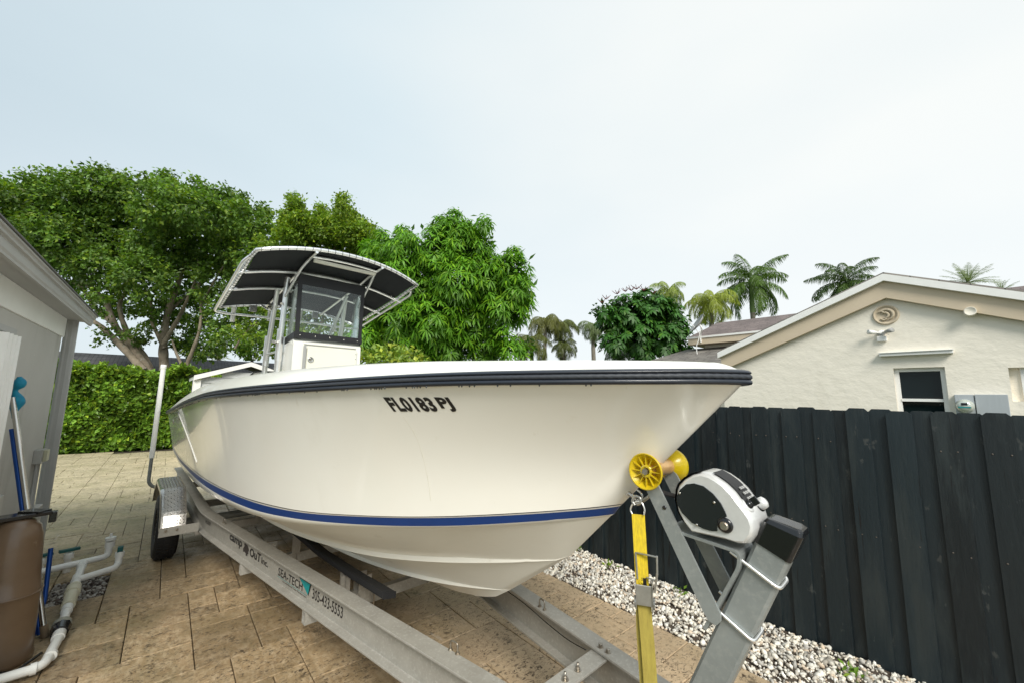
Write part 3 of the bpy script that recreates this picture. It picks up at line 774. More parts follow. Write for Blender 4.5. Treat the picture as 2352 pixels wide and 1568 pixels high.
# outer grab rails along both sides and the lower rear rail with rod holders
for sg in (1, -1):
    e = sg*(W_+.085)
    tub('grab_rail', [bl(SF-.28, sg*(W_+.03), zc(SF-.28, W_)), bl(SF-.36, e, zc(SF-.4, W_)-.04), bl(SB-.02, e, zc(SB, W_)-.075), bl(SB-.06, sg*(W_-.05), zc(SB, W_)-.08)], .017, fil=.09)
    for s in (-3.62, -4.22):
        tub('rail_strut', [bl(s, sg*(W_-.0), zc(s, W_)-.03), bl(s, e, zc(s, W_)-.058)], .012)
tub('rear_rail', [bl(SB-.06, n, zc(SB, W_)-.085+.02*(1-(n/W_)**2)) for n in np.linspace(W_-.05, -W_+.05, 9)], .015, fil=.01)
for n in (.74, .30, -.10, -.62):
    z_ = zc(SB, n)-.02
    rh = MB().tube([bl(SB-.07, n, z_+.02), bl(SB-.10, n, z_-.20)], .028, 10); rh.tube([bl(SB-.07, n, z_+.01), bl(SB-.07, n, z_+.035)], .034, 10)
    rh.build('rod_holder', M_WHT, frame, world=False)
for n in (.52, -.30):
    sp_ = MB().obox(bl(SB-.04, n, zc(SB, n)-.05), (.03,0,0), (0,.04,0), (0,0,.045)); sp_.lathe([(0,0),(.022,0),(.022,.008),(0,.008)], bl(SB+.0, n, zc(SB, n)-.05), (1,0,0), 12)
    sp_.build('spreader_light', M_GREYP, frame, world=False, bevel=.006)
# white strip light at the front, antenna dome on top
MB().bar(bl(-3.17, .34, 3.385), bl(-3.17, -.37, 3.385), .05, .035, (1,0,0)).build('strip_light', mat('strip_light_case', (.78,.76,.66), .4), frame, world=False, bevel=.008)
MB().lathe([(.30,0),(.29,.02),(.22,.045),(.1,.06),(0,.064)], bl(-3.55, -.05, zc(-3.55,0)+.03), (0,0,1), 28).build('roof_pod', M_WHT, frame, world=False)
# support legs and braces
for sg in (1, -1):
    n = .44*sg
    tub('front_leg', [bl(-3.86, n, 1.2), bl(-3.86, n, 2.25), bl(-3.80, n*.98, zc(-3.8, n)-.03)], .031)
    tub('rear_leg', [bl(-4.47, n, 1.2), bl(-4.46, n, 2.25), bl(-4.24, n*.98, zc(-4.24, n)-.03)], .030)
    for s_, z_ in ((-3.86, 2.58), (-4.45, 2.55)):
        MB().tube([bl(s_, n, z_-.28), bl(s_+.008, n, z_+.10)], .037, 12).build('leg_sleeve', M_TUBE, frame, world=False)
    tub('leg_brace', [bl(-3.86, n, 2.42), bl(-4.46, n, 2.42)], .014)
    tub('front_brace', [bl(-3.82, n, 3.05), bl(-3.36, n*.92, 3.33), bl(-3.22, n*.86, zc(-3.22, n)-.03)], .016)
    tub('rear_brace', [bl(-4.28, n, 2.95), bl(-4.7, n, 3.05), bl(-5.0, n, zc(-5, n)-.03)], .015)
    tub('inner_brace', [bl(-3.86, n*.7, 3.22), bl(-4.36, n*.52, 2.56)], .02)
cl = MB()
for z in (2.98, 3.02): cl.tube([bl(-4.33, .47, z), bl(-4.27, .50, z+.02)], .018, 8)
cl.tube([bl(-3.86, .48, 2.52), bl(-3.80, .52, 2.52)], .02, 8); cl.tube([bl(-3.82, .46, 2.98), bl(-3.68, .50, 2.95)], .014, 8)
cl.build('tube_clamp', M_STEEL, frame, world=False)

# ================================================================== trailer
trailer = thing('boat_trailer', 'aluminium boat trailer with tread plate fender and winch post under the white boat', 'trailer', BO, ROTZ)
ZT_, ZB_ = .63, .42
def no(s): return .975 if s < -4.184 else .975-.144*(s+4.184)
def ibeam(sg):
    mb = MB(); ss = [STERN-.2, -4.35, -4.25, -4.184, -4.10, -4.0, 2.05]
    ss = [STERN-.2, -4.40, -4.184, -3.95, 2.05]
    pf = [(0,ZT_),(-.11,ZT_),(-.11,ZT_-.014),(-.062,ZT_-.017),(-.062,ZB_+.017),(-.11,ZB_+.014),(-.11,ZB_),(0,ZB_),(0,ZB_+.014),(-.048,ZB_+.017),(-.048,ZT_-.017),(0,ZT_-.014)]
    rows = []
    for s in ss:
        base = no(s) if s != -4.184 else .975-.006
        rows.append([bl(s, (base+a)*sg, b) for a, b in pf])
    mb.grid(rows, smooth=False, closed=True)
    mb.add(rows[0], [tuple(range(12))]); mb.add(rows[-1], [tuple(range(12))]); return mb
BEAMS = {}
for sg in (1, -1): BEAMS[sg] = ibeam(sg).build('frame_beam', M_ALU, trailer, world=False, bevel=.003)
def webpt(s, z, out=.0016):
    n = no(s)-.048+out; return bl(s, n, z)
def print_on_web(name, txt, s0, s1, z0, z1, m=M_INK, bold=.02, space=1., parent=BEAMS[1], skew=0.):
    v, f, asp = textmesh(txt, bold, 0, space)
    MB().add([webpt(lerp(s0, s1, a)+skew*b, lerp(z0, z1, b)) for a, b in v], f).build(name, m, parent, world=False, recalc=False)
print_on_web('lettering', 'camp', -3.415, -3.09, .495, .565, bold=.03)
print_on_web('lettering', 'OuT', -2.905, -2.66, .492, .563, bold=.03)
print_on_web('lettering', 'Inc.', -2.645, -2.51, .495, .545, bold=.02)
print_on_web('lettering', 'SEA-TECH', -2.31, -1.895, .492, .551, bold=.012)
print_on_web('lettering', 'by South Florida Trailer Manufacturers', -2.22, -1.83, .462, .478, bold=.0)
print_on_web('lettering', '305-433-5553', -1.745, -1.335, .490, .560, bold=.01)
print_on_web('lettering', 'McCLOSKEY', -4.15, -3.98, .522, .556, bold=.015)
eb = [(-3.03,.572),(-2.97,.565),(-2.94,.548),(-2.925,.53),(-2.94,.515),(-2.925,.50),(-2.95,.495),(-2.95,.478),(-2.985,.472),(-2.99,.49),(-3.02,.498),(-3.05,.49),(-3.06,.515),(-3.045,.53),(-3.035,.545),(-3.045,.56)]
MB().add([webpt(s, z) for s, z in eb], [tuple(range(len(eb)))]).build('emblem', mat('faded_emblem', (.035,.028,.026), .6), BEAMS[1], world=False, recalc=False)
MB().add([webpt(-1.96,.577), webpt(-1.765,.577), webpt(-1.80,.489)], [(0,1,2)]).build('decal_border', M_INK, BEAMS[1], world=False, recalc=False)
MB().add([webpt(-1.945,.573,.003), webpt(-1.783,.573,.003), webpt(-1.805,.495,.003)], [(0,1,2)]).build('decal_triangle', M_TEAL, BEAMS[1], world=False, recalc=False)
MB().add([webpt(-2.32,.4855), webpt(-1.822,.4855), webpt(-1.822,.483), webpt(-2.32,.483)], [(0,1,2,3)]).build('decal_line', M_TEAL, BEAMS[1], world=False, recalc=False)
# cross members slung under the beams
for s in (-1.75, -2.95, -4.45, -5.75, -7.3):
    w2 = no(s)+.0; mb = MB(); h0, h1 = ZB_-.085, ZB_-.002
    out = [(-.03,h0),(.03,h0),(.03,h1),(-.03,h1)]
    inn_ = [(-.024,h0+.006),(.024,h0+.006),(.024,h1-.006),(-.024,h1-.006)]
    mb.grid([[bl(s+a, k*w2, b) for a, b in out] for k in (1, -1)], smooth=False, closed=True)
    mb.grid([[bl(s+a, k*w2, b) for a, b in inn_] for k in (1, -1)], smooth=False, closed=True)
    for k in (1, -1):
        vv = [bl(s+a, k*w2, b) for a, b in out]+[bl(s+a, k*w2, b) for a, b in inn_]
        mb.add(vv, [(0,1,5,4),(1,2,6,5),(2,3,7,6),(3,0,4,7)])
    mb.build('cross_member', M_ALU, trailer, world=False)
def bolt(p, ax, r=.011, parent=trailer, m=M_BOLT, L_=.014, stud=0):
    mb = MB().lathe([(0,0),(r*1.7,0),(r*1.7,.003),(r,.003),(r,L_),(r*.8,L_+.002),(0,L_+.002)], p, ax, 6 if not stud else 12, smooth=False)
    if stud: mb.lathe([(r*.55,L_),(r*.55,L_+stud),(0,L_+stud)], p, ax, 8)
    return mb.build('bolt', m, parent, world=False)
# flat cross plate near the tongue
MB().box((.065,-.28,.600),(.168,.32,.612)).build('tongue_plate', M_ALU, trailer, world=False, bevel=.002)
MB().box((.065,-.28,.525),(.075,.32,.600)).build('tongue_plate', M_ALU, trailer, world=False, bevel=.002)
for s, n in ((.118, .069), (.118, -.03)): bolt(bl(s, -n, .612), (0,0,1), .011, stud=.02)
for s, n in ((.103, -.287), (.155, -.278), (.10, .30), (.155, .292)): bolt(bl(s, n, .630), (0,0,1), .012)
bolt(bl(.02, no(.02)*-1+.05, .52), (0,-1,0), .01)
for s0, n0, s1, n1 in ((-.405, .325, -.354, .317), (-.392, -.347, -.344, -.340), (-3.6,.85,-3.55,.845)):
    u_ = MB(); a = bl(s0, n0, .63); b = bl(s1, n1, .63); h = Vector((0,0,.05))
    u_.tube(fillet([a-Vector((0,0,.01)), a+h, b+h, b-Vector((0,0,.01))], .018), .0045, 8)
    for q in (a, b): u_.lathe([(0,0),(.013,0),(.013,.005),(.009,.005),(.009,.011),(0,.011)], q, (0,0,1), 6, smooth=False)
    u_.build('tie_down_loop', M_BOLT, trailer, world=False)
cable = smooth_path([bl(-.9,-.40,.60), bl(-.55,-.355,.595), bl(-.30,-.318,.575), bl(-.12,-.29,.57), bl(.02,-.268,.585)], 6)
MB().tube([p for p in cable], .003, 6).build('brake_line', M_BLK, trailer, world=False)
# bunks with upright brackets
M_BUNK = mat('black_bunk_carpet', (.010,.010,.011), .9, bump=(120,.5,.004))
for sg in (1, -1):
    mb = MB(); n = .36
    prof = [(-.045,-.06),(.045,-.045),(.045,0.),(-.045,-.02)]
    rows = []
    for s in (-1.02, -1.5, -2.2, -3.5, -6.8):
        zz = float(np.interp(-s, [1.0,1.5,2.2,3.5,7], [.748,.708,.668,.66,.66]))-.02; rows.append([bl(s, (n+a)*sg, zz+b) for a, b in prof])
    mb.grid(rows, smooth=False, closed=True); mb.add(rows[0], [(0,1,2,3)]); mb.add(rows[-1], [(0,1,2,3)])
    mb.build('bunk', M_BUNK, trailer, world=False, bevel=.01)
    for s in (-1.75, -2.95, -4.45, -5.75):
        br = MB(); br.box((s-.05, -sg*n-.004, ZB_-.08), (s+.05, -sg*n+.004, .60)); br.box((s+.05-.006,-sg*n-.035,ZB_), (s+.05, -sg*n+.035, .60)); br.build('bunk_bracket', M_ALU, trailer, world=False)
    for s in (-2.75,):
        up_ = MB(); up_.box((s-.02, -sg*.60-.02, .30), (s+.02, -sg*.60+.02, .60)); up_.box((s-.06, -sg*.60-.05, .49), (s-.052, -sg*.60+.05, .60)); up_.build('upright', M_ALU, trailer, world=False)
# centre keel roller bracket on the first cross member
kb = MB(); kb.box((-1.80,.0-.30,.335),(-1.69,-.36+.12,.44)); kb.box((-1.70,-.26,.36),(-1.69,-.16,.56)); kb.box((-1.79,-.26,.36),(-1.78,-.16,.56))
kb.build('roller_bracket', M_ALU, trailer, world=False)
for n in (.12, .30):
    ub = MB(); ub.tube(fillet([bl(-1.715, n, .31), bl(-1.715, n, .428), bl(-1.785, n, .428), bl(-1.785, n, .31)], .012), .005, 8); ub.build('u_bolt', M_BOLT, trailer, world=False)
# wheels (single visible pair) and fenders
def wheel(s, sg):
    w = MB().lathe([(.20,-.10),(.33,-.105),(.355,-.085),(.36,-.04),(.36,.04),(.355,.085),(.33,.105),(.20,.10),(.20,-.10)], bl(s, 1.19*sg, .36), (0,1,0), 40)
    for i in range(44):
        a = 2*math.pi*i/44
        for off in (-.06, 0, .06):
            c = bl(s, 1.19*sg+off, .36)+Vector((math.cos(a+off)*.36, 0, math.sin(a+off)*.36)); t = Vector((-math.sin(a), 0, math.cos(a)))
            w.obox(c, t*.017, Vector((0,.022,0)), Vector((math.cos(a), 0, math.sin(a)))*.005)
    wo_ = w.build('wheel', M_TYRE, trailer, world=False)
    MB().lathe([(0,.02),(.05,.02),(.07,.0),(.12,.03),(.19,.05),(.20,.09),(.20,-.09),(.0,-.05)], bl(s, 1.19*sg, .36), (0,-sg,0), 28).build('rim', M_STEEL, wo_, world=False)
def fender(sg, s_c=-4.99):
    f0, f1 = 1.085, 1.305; L0, L1 = s_c+.80, s_c-.80
    pf = [(L0,.50),(s_c+.70,.66),(s_c+.43,.852),(s_c-.43,.852),(s_c-.70,.66),(L1,.50)]
    pf = [(p.x, p.z) for p in fillet([Vector((a, 0, b)) for a, b in pf], .10, 4)]
    mb = MB(); rows = []
    for a, b in pf:
        cx_, cz_ = s_c, .36; d = Vector((a-cx_, 0, b-cz_)).normalized()
        o1 = [(f0, 0), (f0, 0), (f1-.03, 0), (f1-.012, .006), (f1, .024), (f1, .07)]
        rows.append([bl(a-d.x*q, n*sg, b-d.z*q) for n, q in o1])
    mb.grid(rows, smooth=False)
    # inner skin gives the sheet its thickness
    mb.grid([[p+Vector((0, (sg*.004 if k > 3 else 0), -.004)) for k, p in enumerate(r_)] for r_ in rows], smooth=False)
    # front flat skirt plates
    fo = mb.build('fender', M_DIAM, trailer, world=False)
    md = fo.modifiers.new('es', 'EDGE_SPLIT'); md.split_angle = R(40)
    tr = MB()      # raised diamond bars
    acc = 0
    for i in range(len(pf)-1):
        a, b = Vector((pf[i][0], 0, pf[i][1])), Vector((pf[i+1][0], 0, pf[i+1][1])); d = b-a; L_ = d.length; d.normalize(); nr = Vector((d.z, 0, -d.x))
        if nr.dot(a-Vector((s_c, 0, .36))) < 0: nr = -nr
        k = int(L_/.027)
        for q in range(k):
            for c in range(7):
                n = f0+.022+c*.027
                alt = (q+c+i) % 2; p = a+d*((q+.5)*L_/max(k, 1)); p.y = -n*sg
                v = (d*(.014)+Vector((0, .010*(1 if alt else -1), 0)))
                v2 = nr.cross(v).normalized()*.0032
                P0 = p+nr*.0005; T_ = nr*.0040
                tr.add([P0-v, P0-v2, P0+v, P0+v2, P0+T_], [(0,1,4),(1,2,4),(2,3,4),(3,0,4)])
    tag(tr.build('raised_tread', M_DIAM, fo, world=False), kind='stuff')
    st = MB(); st.obox(bl(L0+.012, (no(-4.19)+f1)/2*sg, .485), (.006,0,0), (0,(f1-no(-4.19))/2,0), (0,0,.045)); st.build('fender_bracket', M_ALU, fo, world=False, bevel=.002)
    for n in (1.16, 1.25): 
        bolt(bl(L0+.018, n*sg, .497), (1,0,0), .009, parent=fo)
for sg in (1, -1): wheel(-4.99, sg); fender(sg)
MB().tube([bl(-4.99, 1.1, .36), bl(-4.99, -1.1, .36)], .045, 12).build('axle', M_GALV, trailer, world=False)
# upright guide pole with bent bracket
gs, gz = onn(381.7, 829.2, 1.325)
def guide(sg, s, ztop, vis=True):
    n = 1.34
    gp = MB().tube([bl(s, n*sg, .98), bl(s, n*sg, ztop)], .030, 18).build('guide_pole', M_PVC, trailer, world=False)
    MB().lathe([(.0325,-.05),(.0345,-.045),(.0345,.004),(.030,.010),(0,.011)], bl(s, n*sg, ztop), (0,0,1), 20).build('guide_pole_cap', M_PVC, gp, world=False)
    MB().tube(fillet([bl(s, n*sg, 1.0), bl(s, n*sg, .60), bl(s, (n-.26)*sg, .50), bl(s, .95*sg, .50)], .09), .022, 10).build('guide_pole_bracket', M_GALV, gp, world=False)
guide(1, -6.35, 2.30); guide(-1, -6.35, 2.30)
# winch post
PD = Vector((.243, 0, .547)).normalized(); PF = Vector((PD.z, 0, -PD.x))      # up the post, forward across it
def pp(along, fwd, n): # point on post: along from the reference corner
    q = Vector((.976, 0, 1.464))+PD*along+PF*fwd; return bl(q.x, n, q.z)
PW = .108; NP = .05
post = MB()
rad = .010
sec = [(rad,-NP),(PW-rad,-NP),(PW,-NP+rad),(PW,NP-rad),(PW-rad,NP),(rad,NP),(0,NP-rad),(0,-NP+rad)]
post.grid([[pp(al, a, b) for a, b in sec] for al in (-1.02, .03)], smooth=False, closed=True); post.add([pp(.03, a, b) for a, b in sec], [tuple(range(8))])
post = post.build('winch_post', M_GALV, trailer, world=False)
cp = MB(); c_ = .004
rows = []
for al, g_, sh in ((-.002, c_, 0), (.086, c_, .0), (.100, -.002, .0), (.104, -.012, 0)):
    rows.append([pp(al+(a-PW/2)*(.16 if al > .02 else .0), a+(g_ if a > PW/2 else -g_), b+(g_ if b > 0 else -g_)) for a, b in sec])
cp.grid(rows, smooth=False, closed=True); cp.add(rows[-1], [tuple(range(8))])
cp.build('post_cap', M_BLK, post, world=False, bevel=.004)
# two square U-bolts round the post
for al in (-.095, -.31):
    ub = MB(); r_ = .006; e = r_+.001
    pth = [pp(al+.012, -.05, NP+e), pp(al, PW+e, NP+e), pp(al, PW+e, -NP-e), pp(al+.012, -.05, -NP-e)]
    ub.tube(fillet(pth, .022), r_, 8); ub.build('u_bolt', M_TUBE, post, world=False)
# V arms, winch plate
def flatbar(name, pts, n, th, m=M_GALV, parent=post, bev=.002):
    return MB().prism(pts, lambda a, b, c: bl(a, n+c, b), -th/2, th/2).build(name, m, parent, world=False, bevel=bev)
arm = [(.583,1.585),(.595,1.622),(.622,1.628),(.640,1.605),(.862,1.195),(.861,1.170),(.845,1.152),(.820,1.158),(.80,1.185)]
flatbar('roller_arm', arm, .078, .010); 
flatbar('roller_arm', [(a+.012, b+.012) for a, b in arm], -.078, .010)
for n in (.084,): MB().lathe([(0,0),(.008,0),(.008,.002),(0,.002)], bl(.668, n, 1.517), (0,-1,0), 10).build('arm_hole', M_BLK, post, world=False)
pl = fillet([Vector((.672,0,1.437)), Vector((.93,0,1.418)), Vector((.928,0,1.37)), Vector((.80,0,1.12))], .035, 5)
rows = []
for i, p in enumerate(pl):
    t = (pl[min(i+1, len(pl)-1)]-pl[max(i-1, 0)]).normalized(); nr = Vector((t.z, 0, -t.x))*.006
    rows.append([bl((p+nr).x, .075, (p+nr).z), bl((p+nr).x, -.075, (p+nr).z), bl((p-nr).x, -.075, (p-nr).z), bl((p-nr).x, .075, (p-nr).z)])
mb = MB().grid(rows, smooth=False, closed=True); mb.add(rows[0], [(0,1,2,3)]); mb.add(rows[-1], [(0,1,2,3)])
mb.build('winch_plate', M_GALV, post, world=False, bevel=.0015)
# bow roller: two yellow bells on an amber spool
RC = bl(.610, 0, 1.652)
rol = MB().lathe([(.020,-.105),(.030,-.095),(.034,-.06),(.030,-.02),(.028,0),(.030,.02),(.034,.06),(.030,.095),(.020,.105)], RC, (0,1,0), 28).build('bow_roller', M_BRASS, trailer, world=False)
for sg in (1, -1):
    c = RC+Vector((0, -sg*.072, 0)); ax = Vector((0, -sg, 0))
    mb = MB().lathe([(.030,0),(.040,.006),(.058,.022),(.070,.040),(.073,.052),(.069,.055),(.066,.050),(.052,.030),(.034,.016),(.014,.014),(.014,.045),(.024,.047),(.024,.010),(.03,.0)], c, ax, 40)
    for k in range(12):
        a = 2*math.pi*k/12; d = Vector((math.cos(a), 0, math.sin(a))); t = d.cross(ax)
        p = [c+ax*.016+d*.022, c+ax*.046+d*.022, c+ax*.047+d*.064, c+ax*.040+d*.062, c+ax*.020+d*.038]
        mb.add([q+t*.0016 for q in p]+[q-t*.0016 for q in p], [(0,1,2,3,4),(9,8,7,6,5),(0,5,6,1),(1,6,7,2)])
    mb.build('roller_bell', M_YEL, rol, world=False)
    MB().lathe([(0,.05),(.013,.05),(.013,.040),(0,.040)], c+ax*.006, ax, 6, smooth=False).build('axle_nut', M_BOLT, rol, world=False)
# electric winch
HOU = [(0.719,1.592),(0.728,1.615),(0.752,1.641),(0.786,1.664),(0.815,1.674),(0.843,1.671),(0.867,1.662),(0.899,1.643),(0.927,1.618),(0.946,1.592),(0.966,1.568),(0.984,1.540),(0.991,1.513),(0.984,1.485),(0.965,1.456),(0.937,1.449),(0.896,1.452),(0.83,1.450),(0.77,1.448),(0.742,1.478),(0.722,1.513),(0.714,1.552)]
M_WIN = mat('silver_painted_case', (.74,.74,.73), .28, .25, col2=(.60,.60,.59), var=10, coat=.4)
hs = MB(); cx_ = sum(p[0] for p in HOU)/len(HOU); cz_ = sum(p[1] for p in HOU)/len(HOU); rows = []
for n, k in ((.094,.90),(.091,.93),(.083,.965),(.068,.995),(.045,1.008),(-.045,1.01),(-.070,.99),(-.088,.95),(-.092,.90)):
    rows.append([bl(cx_+(a-cx_)*k, n, cz_+(b-cz_)*k) for a, b in HOU])
hs.grid(rows, smooth=True, closed=True); hs.add(rows[0], [tuple(range(len(HOU)))]); hs.add(rows[-1], [tuple(range(len(HOU)))])
winch = hs.build('winch', M_WIN, trailer, world=False); md = winch.modifiers.new('es', 'EDGE_SPLIT'); md.split_angle = R(38)
COV = [(0.734,1.567),(0.747,1.594),(0.77,1.616),(0.796,1.623),(0.827,1.619),(0.857,1.6),(0.88,1.574),(0.892,1.55),(0.897,1.536),(0.874,1.526),(0.865,1.508),(0.865,1.484),(0.848,1.48),(0.821,1.481),(0.783,1.492),(0.751,1.517),(0.735,1.542)]
COV = [(.812+(a-.812)*1.10, 1.548+(b-1.548)*1.10+.002) for a, b in COV]
M_SMK = mat('smoked_cover', (.010,.012,.016), .14, coat=.6)
for sg in (1, -1): MB().prism(COV, lambda a, b, c: bl(a, sg*(.092+c), b), .0, .007).build('winch_cover', M_SMK, winch, world=False, bevel=.003)
# dark trim strip round the drum side
tp = [bl(a-.004, .0, b+.003) for a, b in HOU[19:]+HOU[:5]]
mb = MB(); rows = [[p+Vector((0, .080, 0)), p+Vector((0,-.080,0))] for p in tp]; mb.grid(rows); mb.grid([[q-Vector((-.004,0,.004)) for q in r_] for r_ in rows]); mb.build('winch_trim', M_BLK, winch, world=False)
def onridge(s): return float(np.interp(s, [p[0] for p in HOU[4:13]], [p[1] for p in HOU[4:13]]))
ss = np.linspace(.845, .962, 9); rows = []
for s in ss:
    z = onridge(s); d = Vector((.62, 0, .78)); rows.append([bl(s, n, z)+Vector((d.x*.006, 0, d.z*.006)) for n in (.056, -.040)])
mb = MB().grid(rows); mb.grid([[p-Vector((.006,0,.006)) for p in r_] for r_ in rows]); mb.build('control_panel', mat('matt_black_panel', (.008,.008,.009), .5), winch, world=False)
mb = MB()
for i in range(3):
    for j in range(3):
        s = .925+.012*i; z = onridge(s); mb.obox(bl(s, -.02+.02*j, z)+Vector((.006,0,.008)), (.004,0,-.003), (0,.006,0), (.001,0,.0015))
mb.build('panel_button', M_GREYP, winch, world=False)
mb = MB().lathe([(0,.0),(.026,.0),(.026,.006),(.020,.010),(.0,.010)], bl(.898,.094,1.506), (0,-1,0), 28); mb.build('knob_collar', M_BLK, winch, world=False)
mb = MB().lathe([(0,.0),(.0145,.0),(.0145,.008),(.011,.012),(.0,.012)], bl(.898,.103,1.506), (0,-1,0), 16, smooth=False); mb.build('knob', M_BOLT, winch, world=False)
mb = MB()
for s, z in ((.740,1.588),(.866,1.578),(.80,1.486)): mb.lathe([(0,0),(.005,0),(.004,.003),(0,.003)], bl(s, .101, z), (0,-1,0), 10)
mb.build('cover_screw', M_STEEL, winch, world=False)
kd = Vector((.78,0,.62))
kp = bl(.958, .045, onridge(.958))
MB().lathe([(.026,-.004),(.026,.002),(.022,.004),(.0,.004)], kp, kd, 20).build('key_bezel', M_WIN, winch, world=False)
mb = MB().lathe([(.016,0),(.014,.014),(.011,.016),(.011,.022),(0,.022)], kp, kd, 14); mb.obox(kp+kd*.030, kd*.012, (0,.004,0), kd.cross(Vector((0,1,0)))*.014); mb.build('key_switch', M_BLK, winch, world=False, bevel=.003)
kp2 = bl(.968, -.045, onridge(.968))
mb = MB().lathe([(.020,0),(.022,.01),(.020,.026),(.010,.032),(0,.032)], kp2, kd, 18); mb.build('socket_cap', M_WIN, winch, world=False)
MB().lathe([(.024,0),(.024,.008),(.0,.008)], kp2-kd*.004, kd, 18).build('socket_collar', M_BLK, winch, world=False)
mb = MB().bar(bl(.73, .0, 1.545), bl(.60, .0, 1.555), .05, .006, (0,1,0)); mb.build('winch_strap', mat('winch_webbing', (.02,.02,.022), .8), winch, world=False)

# ================================================================== ratchet strap with hooks on the bow eye
strap = thing('ratchet_strap', 'yellow ratchet strap hanging from the bow eye in front of the winch post', 'strap', b2w(.57, .09, .5), ROTZ)
def sl_(s, n, z): return WM['boat'] @ bl(s, n, z)
webn = Vector((-.60, -.80, 0))    # faces the camera side
camdir = (EYE-sl_(.57, .09, 1.3)); camdir.z = 0; camdir.normalize(); acr = Vector((camdir.y, -camdir.x, 0)); acr = acr if acr.dot(rt) > 0 else -acr
def webbing(name, pts, w_, m, off=0., th=.003, tw=None):
    rows = []
    for i, (x, y) in enumerate(pts):
        P = x; rows.append([P-acr*w_/2+camdir*th/2, P+acr*w_/2+camdir*th/2, P+acr*w_/2-camdir*th/2, P-acr*w_/2-camdir*th/2])
    mb = MB().grid(rows, smooth=False, closed=True); mb.add(rows[0], [(0,1,2,3)]); mb.add(rows[-1], [(0,1,2,3)]); return mb.build(name, m, strap)
def sp3(px, py, n=.10):
    s, z = onn(px, py, n); return sl_(s, n, z)
S6 = lambda x, y: (1341.7+.36757*x, 991.7+.36757*y)
up1 = [(sp3(*S6(x, y)), 0) for x, y in ((338,513),(343,600),(349,700),(356,820),(364,955))]
W1 = (sp3(*S6(375,513))-sp3(*S6(300,513))).length*.92
webbing('webbing', up1, W1, M_WEB)
lo1 = [(sp3(*S6(x, y), .095), 0) for x, y in ((375,1060),(385,1180),(398,1330),(415,1568),(428,1750))]
webbing('webbing', lo1, W1, M_WEB2)
lo2 = [(sp3(*S6(x, y), .085), 0) for x, y in ((362,1060),(368,1250),(378,1400),(392,1600))]
webbing('webbing', lo2, W1, M_WEB2)
# printed square mark near the buckle
q = [sp3(*S6(x, y), .10)+camdir*.0032 for x, y in ((333,905),(387,910),(392,958),(338,955))]
MB().add(q, [(0,1,2,3)]).build('printed_mark', M_INK, strap, recalc=False)
c = sp3(*S6(365,932), .10)+camdir*.0042
mb = MB()
for r_, r2 in ((.013,.0095), (.006,.0)):
    vs = []; k = 16
    for i in range(k): a = 2*math.pi*i/k; d = acr*math.cos(a)+Vector((0,0,1))*math.sin(a); vs += [c+d*r_, c+d*r2]
    mb.add(vs, [(2*i, 2*((i+1) % k), 2*((i+1) % k)+1, 2*i+1) for i in range(k)])
mb.build('printed_ring', M_WEB, strap, recalc=False)
Zv = Vector((0,0,1))
rc = sp3(*S6(375,1010), .10)
M_ZINC = mat('zinc_plate', (.50,.50,.48), .35, .85, col2=(.38,.38,.36), var=25, bump=(60,.15,.002))
rb = MB(); rb.obox(rc+camdir*.012, acr*.030, Zv*.038, camdir*.003); rb.obox(rc-camdir*.02, acr*.030, Zv*.035, camdir*.002)
for k in (-1, 1): rb.obox(rc+acr*.031*k, acr*.0018, Zv*.055, camdir*.022)
ratch = rb.build('ratchet', M_ZINC, strap, bevel=.002)
for k in (-1, 1):
    MB().lathe([(.0,-.003),(.02,-.003),(.022,0),(.02,.003),(0,.003)], rc+acr*(.036*k)-Zv*.030+camdir*.004, acr, 14, smooth=False).build('ratchet_gear', M_ZINC, ratch)
hb_ = rc+acr*.036; 
h1 = [sp3(*S6(395,765), .10), sp3(*S6(455,780), .10), sp3(*S6(457,880), .10), sp3(*S6(440,950), .10)]
mb = MB().bar(h1[0]-acr*.045-camdir*.012, h1[1], .010, .004, camdir); mb.bar(h1[1]+Zv*.004, h1[2], .010, .007, camdir); mb.bar(h1[2], h1[3]-Zv*.03, .010, .008, camdir); mb.bar(h1[0]-acr*.045-camdir*.012, h1[0]-acr*.040-Zv*.10-camdir*.012, .010, .007, camdir)
mb.bar(sp3(*S6(390,905), .10), sp3(*S6(440,925), .10), .010, .004, camdir)
mb.build('ratchet_handle', M_ZINC, ratch, bevel=.001)
# steel D-ring, hook and bow eye
dr = [sp3(*S6(x, y)) for x, y in ((303,515),(290,480),(312,440),(355,435),(378,480),(374,515))]
MB().tube(smooth_path(dr, 4), .0035, 8).build('d_ring', M_TUBE, strap)
hk = [sp3(*S6(x, y)) for x, y in ((318,455),(302,430),(320,400),(350,410),(352,440),(330,450))]
MB().tube(smooth_path(hk, 4), .006, 8).build('hook', M_ZINC, strap)
hk = [sp3(*S6(x, y), .05) for x, y in ((335,425),(365,428),(405,400),(420,380))]
MB().tube(smooth_path(hk, 4), .007, 8).build('hook', M_ZINC, strap)
ey = MB().tube([bl(.335,.0,1.50), bl(.40,.035,1.525), bl(.44,.06,1.55)], .009, 8)
ey = MB().tube(smooth_path([sp3(*S6(x, y), .04) for x, y in ((330,360),(355,380),(368,420),(345,440),(318,415),(300,385))], 4), .005, 8).build('hook', M_STEEL, strap)
e0 = Minv @ sp3(*S6(290,378), .02)
eb_ = MB().tube([e0+Vector((-.05,0,.02)), e0+Vector((.02,-.01,-.012))], .010, 8); eb_.lathe([(0,0),(.018,0),(.018,.01),(0,.01)], e0+Vector((-.012,0,0)), (1,-.1,-.4), 6, smooth=False)
eb_.build('bow_eye', M_STEEL, boat, world=False)

